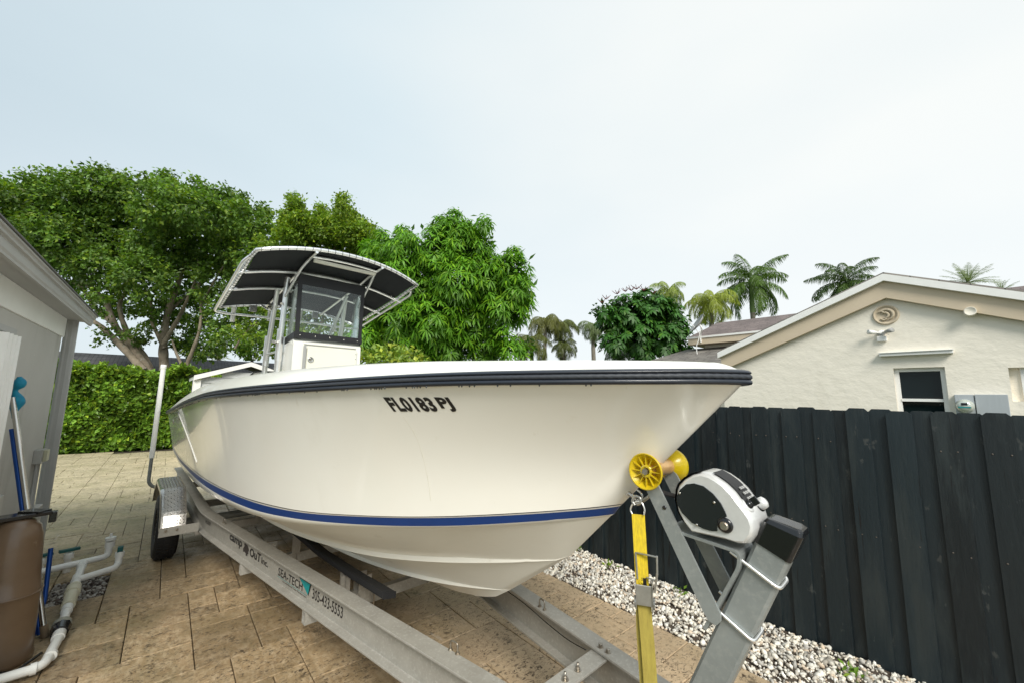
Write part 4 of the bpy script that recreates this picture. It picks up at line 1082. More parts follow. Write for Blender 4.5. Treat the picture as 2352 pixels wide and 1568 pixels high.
# ================================================================== building on the left
M_STUC = mat('grey_stucco', (.52,.51,.48), .85, col2=(.47,.46,.43), var=1.2, spot=[(1.6,.58,.15,(.38,.37,.34),(1,1,.35)), (12,.68,.05,(.60,.59,.56))], bump=(40,.35,.006), bump2=(6,.2,.02))
M_TRIMG = mat('grey_trim_paint', (.42,.42,.405), .6, col2=(.37,.37,.36), var=3, stretch=(1,.3,1), spot=(18,.66,.1,(.45,.45,.43)), bump=(25,.12,.004))
M_FRZ = mat('pale_frieze_paint', (.86,.86,.82), .7, col2=(.80,.80,.76), var=2, bump=(30,.15,.004))
M_ROOFG = mat('shingle_grey', (.16,.16,.155), .9, col2=(.11,.11,.11), var=18, stretch=(.4,1,1), bump=(40,.4,.01))
lh = thing('garage_building', 'grey stucco building with deep grey eave at the left edge of the patio', 'building', (-1.05, 5, 0))
MB().box((-1.25,3.3,0), (-1.05,7.22,2.56)).build('wall', M_STUC, lh)
MB().box((-1.25,3.3,2.56), (-1.035,7.27,2.785)).build('frieze', M_FRZ, lh, bevel=.004)
MB().box((-1.25,3.3,2.785), (-.86,7.47,2.80)).build('soffit', M_TRIMG, lh)
def extr(prof, y0, y1, name, m, parent, bevel=0):
    return MB().prism(prof, lambda a, b, c: Vector((a, c, b)), y0, y1).build(name, m, parent, bevel=bevel)
extr([(-.87,2.745),(-.845,2.745),(-.845,2.762),(-.835,2.775),(-.835,2.83),(-.815,2.835),(-.815,2.855),(-.80,2.86),(-.80,2.872),(-.87,2.872)], 3.2, 7.5, 'eave_board', M_TRIMG, lh, .002)
MB().add([(-.79,3.2,2.874),(-.79,7.5,2.874),(-4.5,7.5,3.2),(-4.5,3.2,3.2),(-.79,3.2,2.884),(-.79,7.5,2.884),(-4.5,7.5,3.21),(-4.5,3.2,3.21)], [(0,3,2,1),(4,5,6,7),(0,1,5,4),(1,2,6,5),(2,3,7,6),(3,0,4,7)]).build('roof', M_ROOFG, lh)
MB().box((-4.5,7.10,0), (-1.252,7.20,2.785)).build('end_wall', M_STUC, lh); MB().box((-4.5,3.32,0), (-1.252,3.42,2.785)).build('end_wall', M_STUC, lh)
# fluted downspout
dsp = MB(); sec = []
for k in range(28):
    a = 2*math.pi*k/28; r_ = .050*(1+.045*math.cos(9*a)); sec.append((1.1*r_*max(-1, min(1, 1.25*math.cos(a))), r_*max(-1, min(1, 1.15*math.sin(a)))))
dsp.prism(sec, lambda a, b, c: Vector((-1.005+a, 7.38+b, c)), .0, 2.786)
dsp.build('downspout', M_TRIMG, lh)
# junction box with mouldy cover, conduits, hose bib
jb = MB().box((-1.05,6.78,1.12), (-.985,6.98,1.27)).build('junction_box', mat('grey_metal_box', (.42,.42,.40), .5, col2=(.36,.36,.33), var=8), lh, bevel=.004)
MB().box((-.985,6.83,1.14), (-.955,6.95,1.26)).build('outlet_cover', mat('mildewed_cover', (.45,.46,.30), .5, col2=(.52,.50,.38), var=25, spot=(30,.6,.1,(.25,.28,.12))), jb, bevel=.004)
for y_, x_ in ((6.82, -1.02), (6.93, -1.02)):
    MB().tube(fillet([(x_,y_,1.13),(x_,y_,.75),(x_+.02,y_-.06,.55),(x_+.03,y_-.05,.0)], .1), .013, 8).build('conduit', M_TRIMG, lh)
MB().box((-1.05,5.25,.55), (-1.02,5.75,1.0)).build('access_panel', mat('pale_panel', (.52,.52,.49), .5, col2=(.46,.46,.43), var=4), lh, bevel=.004)
MB().box((-1.05,6.2,.0), (-.975,7.2,.62)).build('wall_plinth', M_STUC, lh, bevel=.008)
# white folded storm shutter, stacked open on the wall
sh = thing('storm_shutter', 'white accordion storm shutter folded open on the grey stucco wall', 'shutter', (-.98, 4.6, 1.3))
M_SHUT = mat('white_enamel', (.93,.93,.91), .4, col2=(.80,.80,.76), var=3)
for k in range(4):
    y_ = 4.70-.10*k; x_ = -.885+.0*k
    MB().add([(-1.02,y_+.03,1.30),(x_,y_,1.30),(x_,y_-.014,1.30),(-1.02,y_-.085,1.30),(-1.02,y_+.03,2.325),(x_,y_,2.325),(x_,y_-.014,2.325),(-1.02,y_-.085,2.325)],
             [(0,1,2,3),(7,6,5,4),(0,4,5,1),(1,5,6,2),(2,6,7,3)]).build('slat', M_SHUT, sh)
MB().box((-1.049,4.2,2.34), (-.93,4.80,2.385)).build('top_track', M_TRIMG, sh, bevel=.003)
MB().box((-1.049,4.2,1.25), (-.93,4.80,1.285)).build('bottom_track', M_TRIMG, sh, bevel=.003)
# pole with blue sleeve leaning on the wall, turquoise net bundle
top = ony(29, 912, 5.35); bot = onz(104, 1462, .0)
M_BLP = mat('blue_anodised', (.01,.07,.32), .3, .4)
pole = thing('pool_pole', 'silver and blue telescopic pool pole leaning behind the brown tank', 'pool pole', bot)
MB().tube([top, bot], .018, 12).build('outer_tube', M_STEEL, pole)
dd = (top-bot).normalized(); off = -rt*.042
MB().tube([bot+off+dd*.02, bot+off+dd*((top-bot).length*.86)], .017, 12).build('blue_tube', M_BLP, pole)
MB().tube([bot-dd*.0, bot+dd*.09], .024, 10).build('pole_end', M_WOODS, pole)
net = MB(); cpt_ = ony(37, 905, 5.36)
net.tube(smooth_path([cpt_+Vector((0,0,.15)), cpt_+Vector((.01,0,.09)), cpt_+Vector((-.01,.01,.03)), cpt_+Vector((.012,.02,-.05)), cpt_+Vector((.004,.02,-.12)), cpt_+Vector((0,.02,-.2))], 4), [.012,.022,.034,.040,.040,.036,.026,.018,.016,.02,.03,.038,.042,.044,.04,.034,.03,.022,.016,.01,.006], 12, prof=lambda i, a: 1+.04*math.cos(5*a+i))
M_TURQ = mat('turquoise_mesh', (.0,.26,.40), .6, col2=(.0,.18,.32), var=30, bump=(60,.5,.01))
tag(net.build('pool_net', M_TURQ), 'turquoise pool net bundled at the top of the leaning pole', 'pool net')
# brown pressure tank
M_TANK = mat('brown_resin_tank', (.20,.135,.085), .32, col2=(.155,.10,.06), var=3.5, coat=.25, spot=[(7,.66,.1,(.30,.24,.17)), (2,.6,.2,(.12,.08,.05))], bump=(14,.12,.01))
tk = thing('filter_tank', 'tall brown resin filter tank with black top standing by the pool pipes', 'tank', (-.752, 4.72, 0))
MB().lathe([(.0,0),(.185,.0),(.188,.03),(.178,.06),(.176,.28),(.172,.45),(.176,.46),(.176,.475),(.170,.485),(.158,.60),(.148,.78),(.140,.86),(.122,.93),(.085,.975),(.045,.99),(0,.992)], (-.752,4.72,0), (0,0,1), 48).build('vessel', M_TANK, tk)
MB().tube([Vector((-.752,4.72,.468))+Vector((math.cos(a)*.179, math.sin(a)*.179, .004*math.sin(3*a))) for a in np.linspace(0, 6.283, 40)[:-1]], .006, 6, closed=True).build('clamp_band', M_TANK, tk)
tb = MB(); tb.obox((-.752,4.72,1.005), (.15,.05,0), (-.02,.06,0), (0,0,.014)); tb.obox((-.68,4.76,1.02), (.06,-.05,0), (.03,.036,0), (0,0,.010)); tb.lathe([(.05,0),(.05,.03),(0,.03)], (-.752,4.72,.985), (0,0,1), 16)
tb.build('tank_head', M_BLK, tk, bevel=.004)
MB().box((-.60,4.72,.93), (-.56,4.78,1.01)).build('pressure_switch', M_BLK, tk, bevel=.006)
MB().tube(smooth_path([(-.72,4.55,.02),(-.62,4.50,.018),(-.56,4.56,.03),(-.52,4.66,.025)], 5), .010, 8).build('drain_hose', M_BLK, tk)
# white plumbing manifold
M_CREAM = mat('aged_pvc', (.66,.62,.45), .4, col2=(.72,.69,.55), var=12)
M_GREENV = mat('green_valve', (.0,.09,.09), .4)
pm = thing('plumbing_manifold', 'white PVC pool plumbing with unions and valves rising from a gravel pit', 'pipework', (-.45, 5.4, 0))
def pipe(name, pts, r=.030, m=M_PVC, fil=.05): return MB().tube(fillet([Vector(p) for p in pts], fil, 5) if len(pts) > 2 else [Vector(p) for p in pts], r, 16).build(name, m, pm)
def sleeve(name, a, b, r, m=M_PVC, n=18): return MB().tube([Vector(a), Vector(b)], r, n).build(name, m, pm)
pipe('pipe', [(-1.0,4.33,.05),(-.47,4.385,.05),(-.455,4.80,.05)], fil=.07)
sleeve('elbow', (-.53,4.379,.05), (-.50,4.383,.05), .037); sleeve('elbow', (-.458,4.50,.05), (-.457,4.53,.05), .037)
sleeve('coupling', (-.458,4.78,.05), (-.462,4.88,.055), .038)
MB().tube([(-.462,4.86,.055),(-.465,4.95,.06)], [.052,.060], 8).build('union_nut', M_BLK, pm)
sleeve('union_body', (-.466,4.95,.06), (-.468,5.0,.065), .058, mat('dusty_grey', (.30,.30,.25), .7))
pipe('pipe', [(-.466,4.98,.06), (-.478,5.34,.08)])
sleeve('coupling', (-.474,5.22,.075), (-.478,5.30,.08), .037)
sleeve('check_valve', (-.478,5.32,.08), (-.486,5.56,.095), .046, M_CREAM)
sleeve('valve_ring', (-.486,5.56,.095), (-.490,5.66,.10), .054, M_CREAM, 12); sleeve('valve_ring', (-.491,5.68,.10), (-.493,5.72,.10), .050, M_CREAM)
pipe('pipe', [(-.49,5.70,.10), (-.505,6.30,.12)], .031); sleeve('tee', (-.498,5.85,.105), (-.50,5.98,.11), .038); sleeve('tee', (-.505,6.22,.12), (-.507,6.34,.125), .038)
pipe('pipe', [(-.495,5.88,.11),(-.24,6.03,.11),(-.225,6.10,.12),(-.222,6.12,.24)], .030, fil=.05)
sleeve('coupling', (-.222,6.12,.19), (-.222,6.12,.235), .038)
MB().box((-.245,6.09,.24), (-.20,6.15,.29)).build('valve_cap', M_GREENV, pm, bevel=.004)
pipe('pipe', [(-.98,6.22,.13),(-.36,6.38,.135),(-.33,6.42,.14),(-.325,6.44,.27)], .031, fil=.05)
sleeve('coupling', (-.325,6.44,.22), (-.325,6.44,.28), .042); sleeve('coupling', (-.325,6.44,.29), (-.325,6.44,.32), .046)
MB().tube([(-.325,6.44,.30),(-.325,6.44,.36)], .012, 8).build('valve_stem', M_PVC, pm)
for (x_, y_) in ((-.64,6.55), (-.83,6.50)):
    sleeve('standpipe', (x_,y_,0.), (x_,y_,.20), .030); sleeve('coupling', (x_,y_,.14), (x_,y_,.19), .040)
    MB().obox((x_-.0,y_,.225), (.075,.02,0), (-.008,.022,0), (0,0,.014)).build('valve_handle', M_GREENV, pm, bevel=.004)
MB().tube([Vector((x,y_,z)) for x,y_,z in ((-.62,5.0,.02),(-.60,5.12,.25),(-.62,5.2,.62))], .016, 8).build('hose', M_BLP, pm)
tag(gravel('pit_gravel', max(-1.05, min(p[0] for p in rem))+.015, max(p[0]+p[2] for p in rem)-.015, min(p[1] for p in rem)+.015, max(p[1]+p[3] for p in rem)-.015, 900, .010, .030, [(.35,.32,.28),(.12,.09,.07),(.5,.48,.44),(.07,.05,.04),(.22,.2,.17)], lambda x, y: -.02+0*x, 5), kind='stuff')

# ================================================================== house on the right
HX = 8.7
M_CREAMW = mat('cream_stucco', (.84,.785,.68), .85, col2=(.80,.745,.64), var=.7, spot=[(9,.70,.1,(.85,.81,.72)), (1.1,.60,.25,(.70,.65,.55),(1,1.5,.35))], bump=(5.5,.5,.02), bump2=(26,.25,.008), stretch=(1,1,1.5))
M_TAN = mat('tan_trim_paint', (.61,.51,.38), .75, col2=(.58,.48,.35), var=2, bump=(40,.2,.004))
M_WPNT = mat('white_metal_edge', (.86,.85,.82), .5, col2=(.80,.79,.76), var=6)
def shingle(name, a, b):
    m = bpy.data.materials.new(name); m.use_nodes = True; t = m.node_tree; N = t.nodes; L = t.links; p = N['Principled BSDF']; p.inputs['Roughness'].default_value = .9
    tcn = N.new('ShaderNodeTexCoord'); br = N.new('ShaderNodeTexBrick'); br.inputs['Scale'].default_value = 1; br.inputs['Brick Width'].default_value = .30; br.inputs['Row Height'].default_value = .14
    br.inputs['Mortar Size'].default_value = .008; br.inputs['Color1'].default_value = (*a, 1); br.inputs['Color2'].default_value = (*b, 1); br.inputs['Mortar'].default_value = (a[0]*.35, a[1]*.35, a[2]*.35, 1); br.offset = .37; br.squash = 1.3; br.squash_frequency = 3
    mpn = N.new('ShaderNodeMapping'); mpn.inputs['Rotation'].default_value = (0, 0, R(90)); L.new(tcn.outputs['Object'], mpn.inputs[0]); L.new(mpn.outputs[0], br.inputs['Vector'])
    nz_ = N.new('ShaderNodeTexNoise'); nz_.inputs['Scale'].default_value = 1.5; nz_.inputs['Detail'].default_value = 6; L.new(tcn.outputs['Object'], nz_.inputs['Vector'])
    mx = N.new('ShaderNodeMix'); mx.data_type = 'RGBA'; mx.blend_type = 'MULTIPLY'; mx.inputs['Factor'].default_value = .8; L.new(br.outputs['Color'], mx.inputs['A'])
    cr_ = N.new('ShaderNodeMapRange'); cr_.inputs['From Min'].default_value = .3; cr_.inputs['From Max'].default_value = .7; cr_.inputs['To Min'].default_value = .6; cr_.inputs['To Max'].default_value = 1.15; L.new(nz_.outputs['Fac'], cr_.inputs['Value']); L.new(cr_.outputs[0], mx.inputs['B'])
    L.new(mx.outputs[2], p.inputs['Base Color'])
    bn = N.new('ShaderNodeBump'); bn.inputs['Strength'].default_value = .6; bn.inputs['Distance'].default_value = .02; L.new(br.outputs['Fac'], bn.inputs['Height']); bn.invert = True; L.new(bn.outputs[0], p.inputs['Normal']); return m
M_SHR = shingle('purple_brown_shingle', (.20,.160,.15), (.145,.115,.11)); M_SHG = shingle('grey_brown_shingle', (.24,.22,.195), (.17,.155,.14)); M_SHD = shingle('dark_grey_shingle', (.105,.105,.11), (.075,.075,.08))
W7 = lambda x, y: ((2600+x*.609)/1.7143, (900+y*.609)/1.7143)
A7 = lambda x, y: ((3300+x*.3112)/1.7143, (1300+y*.3112)/1.7143)
ap = onx(*W7(1437,293), HX-.17); ev = onx(*W7(368,800), HX-.17)
slope = (ap.z-ev.z)/(ev.y-ap.y); ry = ap.y-(ev.y-ap.y)
cor = onx(*W7(411,1060), HX).y
house = thing('house', 'cream stucco house with tan gable trim behind the black fence', 'house', (HX, ap.y, 0))
def rz(y, dz=0.): return ap.z+dz-slope*abs(y-ap.y)
# wall with real window openings
wA = onx(*A7(695,478), HX); wB = onx(*A7(1347,455), HX); hz1 = wA.z; y1, y0_ = wA.y, wB.y
v2 = onx(*A7(2150,470), HX); wz0 = 1.05
wt2 = [(cor, 0), (cor, rz(cor,-.42))]
def wallquad(mb, ya, yb, za, zb, t=.25):
    mb.box((HX, ya, za), (HX+t, yb, zb))
wm = MB()
# built as strips: left of window, between, above, below
mb = MB()
def poly_wall(pts): mb.prism(pts, lambda a, b, c: Vector((HX+c, a, b)), 0, .25)
yL, yR = cor, ry+.3
topz = lambda y: rz(y, -.30)
h2, y3, y4 = v2.z, v2.y, v2.y-.75
poly_wall([(yL,0),(yL,topz(yL)),(y1,topz(y1)),(y1,0)])
poly_wall([(y1,hz1),(y1,topz(y1)),(ap.y,topz(ap.y)),(y0_,topz(y0_)),(y0_,hz1)] if y0_ < ap.y < y1 else [(y1,hz1),(y1,topz(y1)),(y0_,topz(y0_)),(y0_,hz1)])
poly_wall([(y1,0),(y1,wz0),(y0_,wz0),(y0_,0)])
poly_wall([(y0_,0),(y0_,topz(y0_)),(ap.y,topz(ap.y)),(y3,topz(y3)),(y3,0)] if y3 < ap.y < y0_ else [(y0_,0),(y0_,topz(y0_)),(y3,topz(y3)),(y3,0)])
zs2 = 1.98
poly_wall([(y3,h2),(y3,topz(y3)),(y4,topz(y4)),(y4,h2)]); poly_wall([(y3,0),(y3,zs2),(y4,zs2),(y4,0)])
poly_wall([(y4,0),(y4,topz(y4)),(yR,topz(yR)),(yR,0)])
mb.box((HX+.25, yL-.25, 0), (HX+8, yL, 2.4)); 
mb.build('wall', M_CREAMW, house)
def band(name, z0_, z1_, x0, x1, m, yo=0.):
    mb = MB()
    for sgn in (1, -1):
        ye = ev.y if sgn > 0 else ry
        ye += yo*sgn
        a = [(ap.y, ap.z+z0_), (ap.y, ap.z+z1_), (ye, rz(ye, z1_)), (ye, rz(ye, z0_))]
        mb.prism(a, lambda p, q, c: Vector((c, p, q)), x0, x1)
    return mb.build(name, m, house)
zth = abs(onx(*W7(1440,325), HX-.3).z-ap.z); tb_ = onx(*W7(1445,405), HX-.1).z
band('fascia', -zth-.27, -zth, HX-.10, HX-.01, M_TAN, -.04)
band('drip_edge', -zth, 0., HX-.17, HX-.02, M_WPNT)
mb = MB()
for sgn in (1, -1):
    ye = ev.y+.03 if sgn > 0 else ry-.03
    mb.prism([(ap.y, ap.z+.002),(ap.y, ap.z+.04),(ye, rz(ye,.04)),(ye, rz(ye,.002))], lambda p, q, c: Vector((c, p, q)), HX-.10, HX+8)
mb.build('roof', M_SHG, house)
# window
def window(ya, yb, za, zb, rail=None, fw_=.055, xs=.09, glass=M_GLASSD):
    fr = MB()
    fr.box((HX+xs-.02, ya, za), (HX+xs+.05, ya-fw_, zb)); fr.box((HX+xs-.02, yb+fw_, za), (HX+xs+.05, yb, zb))
    fr.box((HX+xs-.019, ya-fw_, zb-fw_), (HX+xs+.05, yb+fw_, zb)); fr.box((HX+xs-.019, ya-fw_, za), (HX+xs+.05, yb+fw_, za+fw_))
    if rail: fr.box((HX+xs-.03, ya-fw_, rail-.022), (HX+xs+.03, yb+fw_, rail+.022))
    f_ = fr.build('window', M_WPNT, house, bevel=.003)
    MB().box((HX+xs+.02, ya-fw_, (rail or za)), (HX+xs+.03, yb+fw_, zb-fw_)).build('pane', glass, f_)
    if rail: MB().box((HX+xs+.035, ya-fw_, za+fw_), (HX+xs+.045, yb+fw_, rail)).build('pane', glass, f_)
    return f_
rl = onx(*A7(1060,880), HX).z
window(y1, y0_, wz0, hz1, rl)
window(y3-.10, y4, zs2, h2, None, .04)
MB().box((HX+.10, y3, zs2), (HX+.24, y3-.10, h2)).build('window_reveal', M_CREAMW, house)
MB().box((HX-.03, y1+.02, wz0-.06), (HX+.1, y0_-.02, wz0)).build('sill', M_CREAMW, house)
a = onx(*A7(520,285), HX-.05); b = onx(*A7(1455,240), HX-.05); a2 = onx(*A7(520,330), HX-.05)
MB().box((HX-.09, a.y, a2.z), (HX-.002, b.y, a.z-.012)).build('shutter_rail', M_WPNT, house, bevel=.006)
MB().box((HX-.11, a.y+.004, a.z-.012), (HX-.002, b.y-.004, a.z)).build('shutter_rail', M_WPNT, house, bevel=.003)
# round relief medallion
mc = onx(*W7(1458,560), HX); k_ = .30
med = MB().lathe([(.0,.008),(.118,.008),(.128,.012),(.134,.026),(.146,.030),(.157,.024),(.162,.0)], (HX,mc.y,mc.z), (-1,0,0), 40)
medo = med.build('medallion', mat('sand_relief', (.60,.51,.38), .8, col2=(.46,.38,.27), var=14, bump=(30,.4,.01)), house)
sw = MB()
def sw_t(pts, rr): sw.tube([Vector((HX-.02, mc.y-a_*.56, mc.z+b_*.56)) for a_, b_ in pts], [q*.56 for q in rr], 8)
sw_t([(.16*math.cos(t), .15*math.sin(t)) for t in np.linspace(2.6, -1.3, 14)], [.015+.03*math.sin(math.pi*i/13) for i in range(14)])
sw_t([(-.02+.08*math.cos(t), -.01+.08*math.sin(t)) for t in np.linspace(2.4, -2.0, 12)], [.012+.022*math.sin(math.pi*i/11) for i in range(12)])
sw_t([(-.14,.10),(-.08,.12),(-.02,.06),(.02,.10)], [.02,.03,.03,.012]); sw_t([(.02,-.12),(-.06,-.15),(-.12,-.10)], [.02,.03,.012])
sw.build('relief', medo.data.materials[0], medo)
vp_ = onx(*W7(2005,545), HX)
MB().lathe([(.0,.15),(.05,.15),(.062,.16),(.062,.13),(.062,.0)], (HX,vp_.y,vp_.z), (-1,0,0), 20).build('vent_pipe', M_CREAMW, house)
# twin flood light with sensor (lifted off the wall on its own bracket)
lc = onx(*W7(1432,690), HX)
fl = thing('security_light', 'small white twin head security light on the cream gable wall', 'security light', (HX, lc.y, lc.z))
def LQ(a_, b_, c_): return Vector((HX-c_, lc.y-a_, lc.z+b_))
MB().box(LQ(-.06,-.10,.0), LQ(.06,-.02,.05)).build('sensor', M_WPNT, fl, bevel=.008)
MB().lathe([(0,0),(.05,0),(.05,.03),(0,.03)], LQ(0,.03,.0), (-1,0,0), 16).build('mount', M_WPNT, fl)
for k in (-1, 1):
    h_ = MB().tube([LQ(.02*k,.04,.04), LQ(.05*k,.035,.07)], .012, 8); h_.lathe([(0,0),(.022,0),(.034,.07),(.036,.12),(0,.11)], LQ(.05*k,.04,.06), (-.55,-.75*k,.12), 14)
    h_.build('lamp_head', M_WPNT if k < 0 else M_GREYP, fl)
mw = MB().tube(smooth_path([LQ(-.05,.03,.05), LQ(-.02,.0,.09), LQ(.04,.01,.08), LQ(.09,.0,.03)], 4), .004, 5); mw.build('wire', M_BLK, fl)
# electric meter and panel
m1 = onx(*A7(1467,808), HX-.1); m2 = onx(*A7(1720,808), HX-.1); m3 = onx(*A7(2147,805), HX-.1)
em_ = thing('electric_meter', 'grey electric meter box beside the window on the cream wall', 'meter', (HX, m1.y, 1.6))
M_MET = mat('meter_grey_paint', (.42,.45,.47), .55, col2=(.37,.40,.42), var=4, stretch=(1,3,.3))
MB().box((HX-.11, m1.y, 1.45), (HX-.001, m2.y+.004, m1.z)).build('meter_box', M_MET, em_, bevel=.006)
MB().box((HX-.12, m2.y-.004, 1.30), (HX-.001, m3.y, m1.z+.004)).build('breaker_panel', M_MET, em_, bevel=.006)
gc = onx(*A7(1603,955), HX-.12)
mg = MB().lathe([(.095,0),(.095,.03),(.085,.035),(.085,.05),(.080,.09),(.05,.11),(0,.115)], (HX-.11, gc.y, gc.z), (-1,0,0), 28).build('meter_glass', mat('meter_glass', (.55,.58,.52), .08, .3, coat=.6), em_)
MB().box((HX-.226, gc.y+.03, gc.z+.01), (HX-.222, gc.y-.03, gc.z+.045)).build('meter_display', M_BLK, mg)
MB().box((HX-.224, gc.y+.06, gc.z-.025), (HX-.216, gc.y-.06, gc.z-.008)).build('meter_label', M_TEAL, mg)
# back wing of the same street front: two shingled roofs seen past the gable
Q5 = lambda x, y: (1516.7+.19838*x, 606.7+.19838*y)
WX = 13.
e1 = onx(*Q5(320,850), WX); e2 = onx(*Q5(1190,768), WX); th_ = abs(onx(*Q5(320,870), WX).z-e1.z); tn = onx(*Q5(325,935), WX).z; cz2 = onx(*Q5(330,978), WX+.5).z
wing = thing('rear_wing', 'house wing with purple brown shingle roof seen behind the cream gable', 'house', (WX, e1.y, 0))
ya, yb_ = e1.y, e1.y-8.
zE = e1.z; rg1 = onx(*Q5(660,682), WX+2.6); 
rzg = rg1.z
mb = MB()
mb.add([(WX,ya,zE),(WX,yb_,zE),(WX+2.6,yb_,rzg),(WX+2.6,rg1.y,rzg),(WX+5.2,ya,zE),(WX+5.2,yb_,zE)], [(0,1,2,3),(0,3,4),(3,2,5,4),(0,4,5,1)])
mb.build('roof', M_SHR, wing)
MB().box((WX-.03, ya+.03, zE-th_), (WX+5.2, yb_, zE-.002)).build('drip_edge', M_WPNT, wing)
MB().box((WX, ya, tn), (WX+5.1, yb_, zE-th_-.002)).build('fascia', M_TAN, wing)
MB().box((WX+.4, ya-.35, 0), (WX+5, yb_, tn-.002)).build('wall', M_CREAMW, wing)
# lower grey roof in front of that wall
lr0 = onx(*Q5(310,985), WX+.4); 
mb = MB(); zl = lr0.z; yl = lr0.y
mb.add([(WX+.4, yl, zl), (WX+.4, yb_, zl), (WX-2.2, yb_, zl-1.0), (WX-2.2, yl+1.9, zl-1.0), (WX+.4, yl+1.9, zl-1.0)], [(0,1,2,3),(0,3,4)])
mb.build('lower_roof', M_SHG, wing)
MB().box((WX-1.9, yl+1.6, 0), (WX+.39, yb_, zl-1.01)).build('lower_wall', M_CREAMW, wing)
# satellite dish
dc = onx(*Q5(450,700), WX-.25)
dish = thing('satellite_dish', 'grey satellite dish on a bent arm at the far roof edge', 'satellite dish', (WX, dc.y, dc.z))
dax = Vector((-.55, .62, .56)).normalized()
MB().lathe([(0,.0),(.12,.012),(.24,.045),(.33,.095),(.338,.095),(.24,.035),(.12,.002),(0,-.01)], dc, dax, 30).build('reflector', mat('dish_grey', (.33,.34,.33), .5, col2=(.28,.29,.28), var=8), dish)
pb = onx(*Q5(470,905), WX-.03)
dm_ = MB().tube(smooth_path([dc-dax*.02, dc-dax*.10+Vector((0,0,-.10)), pb+Vector((0,0,.25)), pb], 4), .022, 8); dm_.tube([dc-Vector((0,0,.30)), dc+dax*.33-Vector((0,0,.10))], .012, 6)
dm_.build('mast', M_WPNT, dish)
MB().tube(smooth_path([dc-dax*.08, dc+Vector((0,.05,-.5)), dc+Vector((0,.12,-.75)), dc+Vector((0,.06,-1.35))], 6), .014, 5).build('cable', M_WPNT, dish)
MB().obox(dc+dax*.35-Vector((0,0,.10)), dax*.05, (.02,0,0), (0,0,.03)).build('receiver', M_GREYP, dish)

# ================================================================== behind: dark roof and white shed
rdg = onz  # horizon helpers kept short
Yh = 26.; ra_ = ony(184, 809, Yh); zr = ra_.z
fh = thing('far_house', 'low house with dark grey shingle roof behind the green hedge', 'house', (-1, Yh, 0))
mb = MB(); mb.add([(-9,Yh,zr),(9.5,Yh,zr),(9.5,Yh-4.2,zr-1.5),(-9,Yh-4.2,zr-1.5),(9.5,Yh+4.2,zr-1.5),(-9,Yh+4.2,zr-1.5)], [(0,3,2,1),(0,1,4,5)])
mb.build('roof', M_SHD, fh); MB().box((-8.5,Yh-3.8,0), (9.2,Yh+3.8,zr-1.52)).build('wall', M_CREAMW, fh)
vq = ony(579, 829, Yh-1.2); MB().lathe([(.07,-.4),(.07,.05),(.16,.06),(.18,.12),(.10,.20),(0,.21)], (vq.x, Yh-1.2, vq.z), (0,0,1), 16).build('roof_vent', M_STEEL, fh)
Yd = 13.2
M_SID = mat('pale_grey_siding', (.50,.51,.50), .6, col2=(.46,.47,.46), var=2)
d1 = ony(446, 861, Yd); d2 = ony(578, 831, Yd); 
shed = thing('shed', 'small white gabled shed with grey lap siding behind the boat stern', 'shed', (d1.x, Yd, 0))
hw = d2.x-d1.x; xr = d2.x+hw*.82
for i in range(26):
    z0_ = .05+i*.15
    if z0_+.15 > d2.z-.08: break
    f_ = lambda z: max(0., (z-(d1.z-.1))/(d2.z-d1.z))
    xa = d1.x+.06+hw*f_(z0_+.11); xb = xr-.06-hw*f_(z0_+.11)
    if xb-xa < .2: break
    MB().add([(xa,Yd+.09,z0_),(xb,Yd+.09,z0_),(xb,Yd+.115,z0_+.15),(xa,Yd+.115,z0_+.15),(xa,Yd+.13,z0_),(xb,Yd+.13,z0_),(xb,Yd+.14,z0_+.15),(xa,Yd+.14,z0_+.15)], [(0,1,2,3),(4,7,6,5),(0,4,5,1),(3,2,6,7),(0,3,7,4),(1,5,6,2)]).build('siding_board', M_SID, shed)
MB().prism([(d1.x,d1.z-.12),(d1.x,d1.z),(d2.x,d2.z),(xr,d2.z-(d2.z-d1.z)*.82),(xr,d2.z-(d2.z-d1.z)*.82-.12),(d2.x,d2.z-.12)], lambda a, b, c: Vector((a, c, b)), Yd-.03, Yd+.07).build('gable_trim', M_WPNT, shed)
MB().add([(d1.x-.05,Yd,d1.z+.012),(d2.x,Yd,d2.z+.012),(d2.x,Yd+3,d2.z+.012),(d1.x-.05,Yd+3,d1.z+.012),(xr,Yd,d2.z-(d2.z-d1.z)*.82+.012),(xr,Yd+3,d2.z-(d2.z-d1.z)*.82+.012)], [(0,1,2,3),(1,4,5,2)]).build('roof', M_SHD, shed)
MB().box((d1.x+.02,Yd+.05,0), (d1.x+.16,Yd+.085,d1.z-.1)).build('corner_post', M_WPNT, shed)
MB().box((d1.x,Yd+.2,0), (d1.x+.04,Yd+3,d1.z-.02)).build('side_wall', M_WPNT, shed)
for k in range(2): MB().box((d1.x-.012,Yd+.35+k*1.3,d1.z-.62), (d1.x-.002,Yd+1.4+k*1.3,d1.z-.12)).build('window', M_GLASSD, shed)

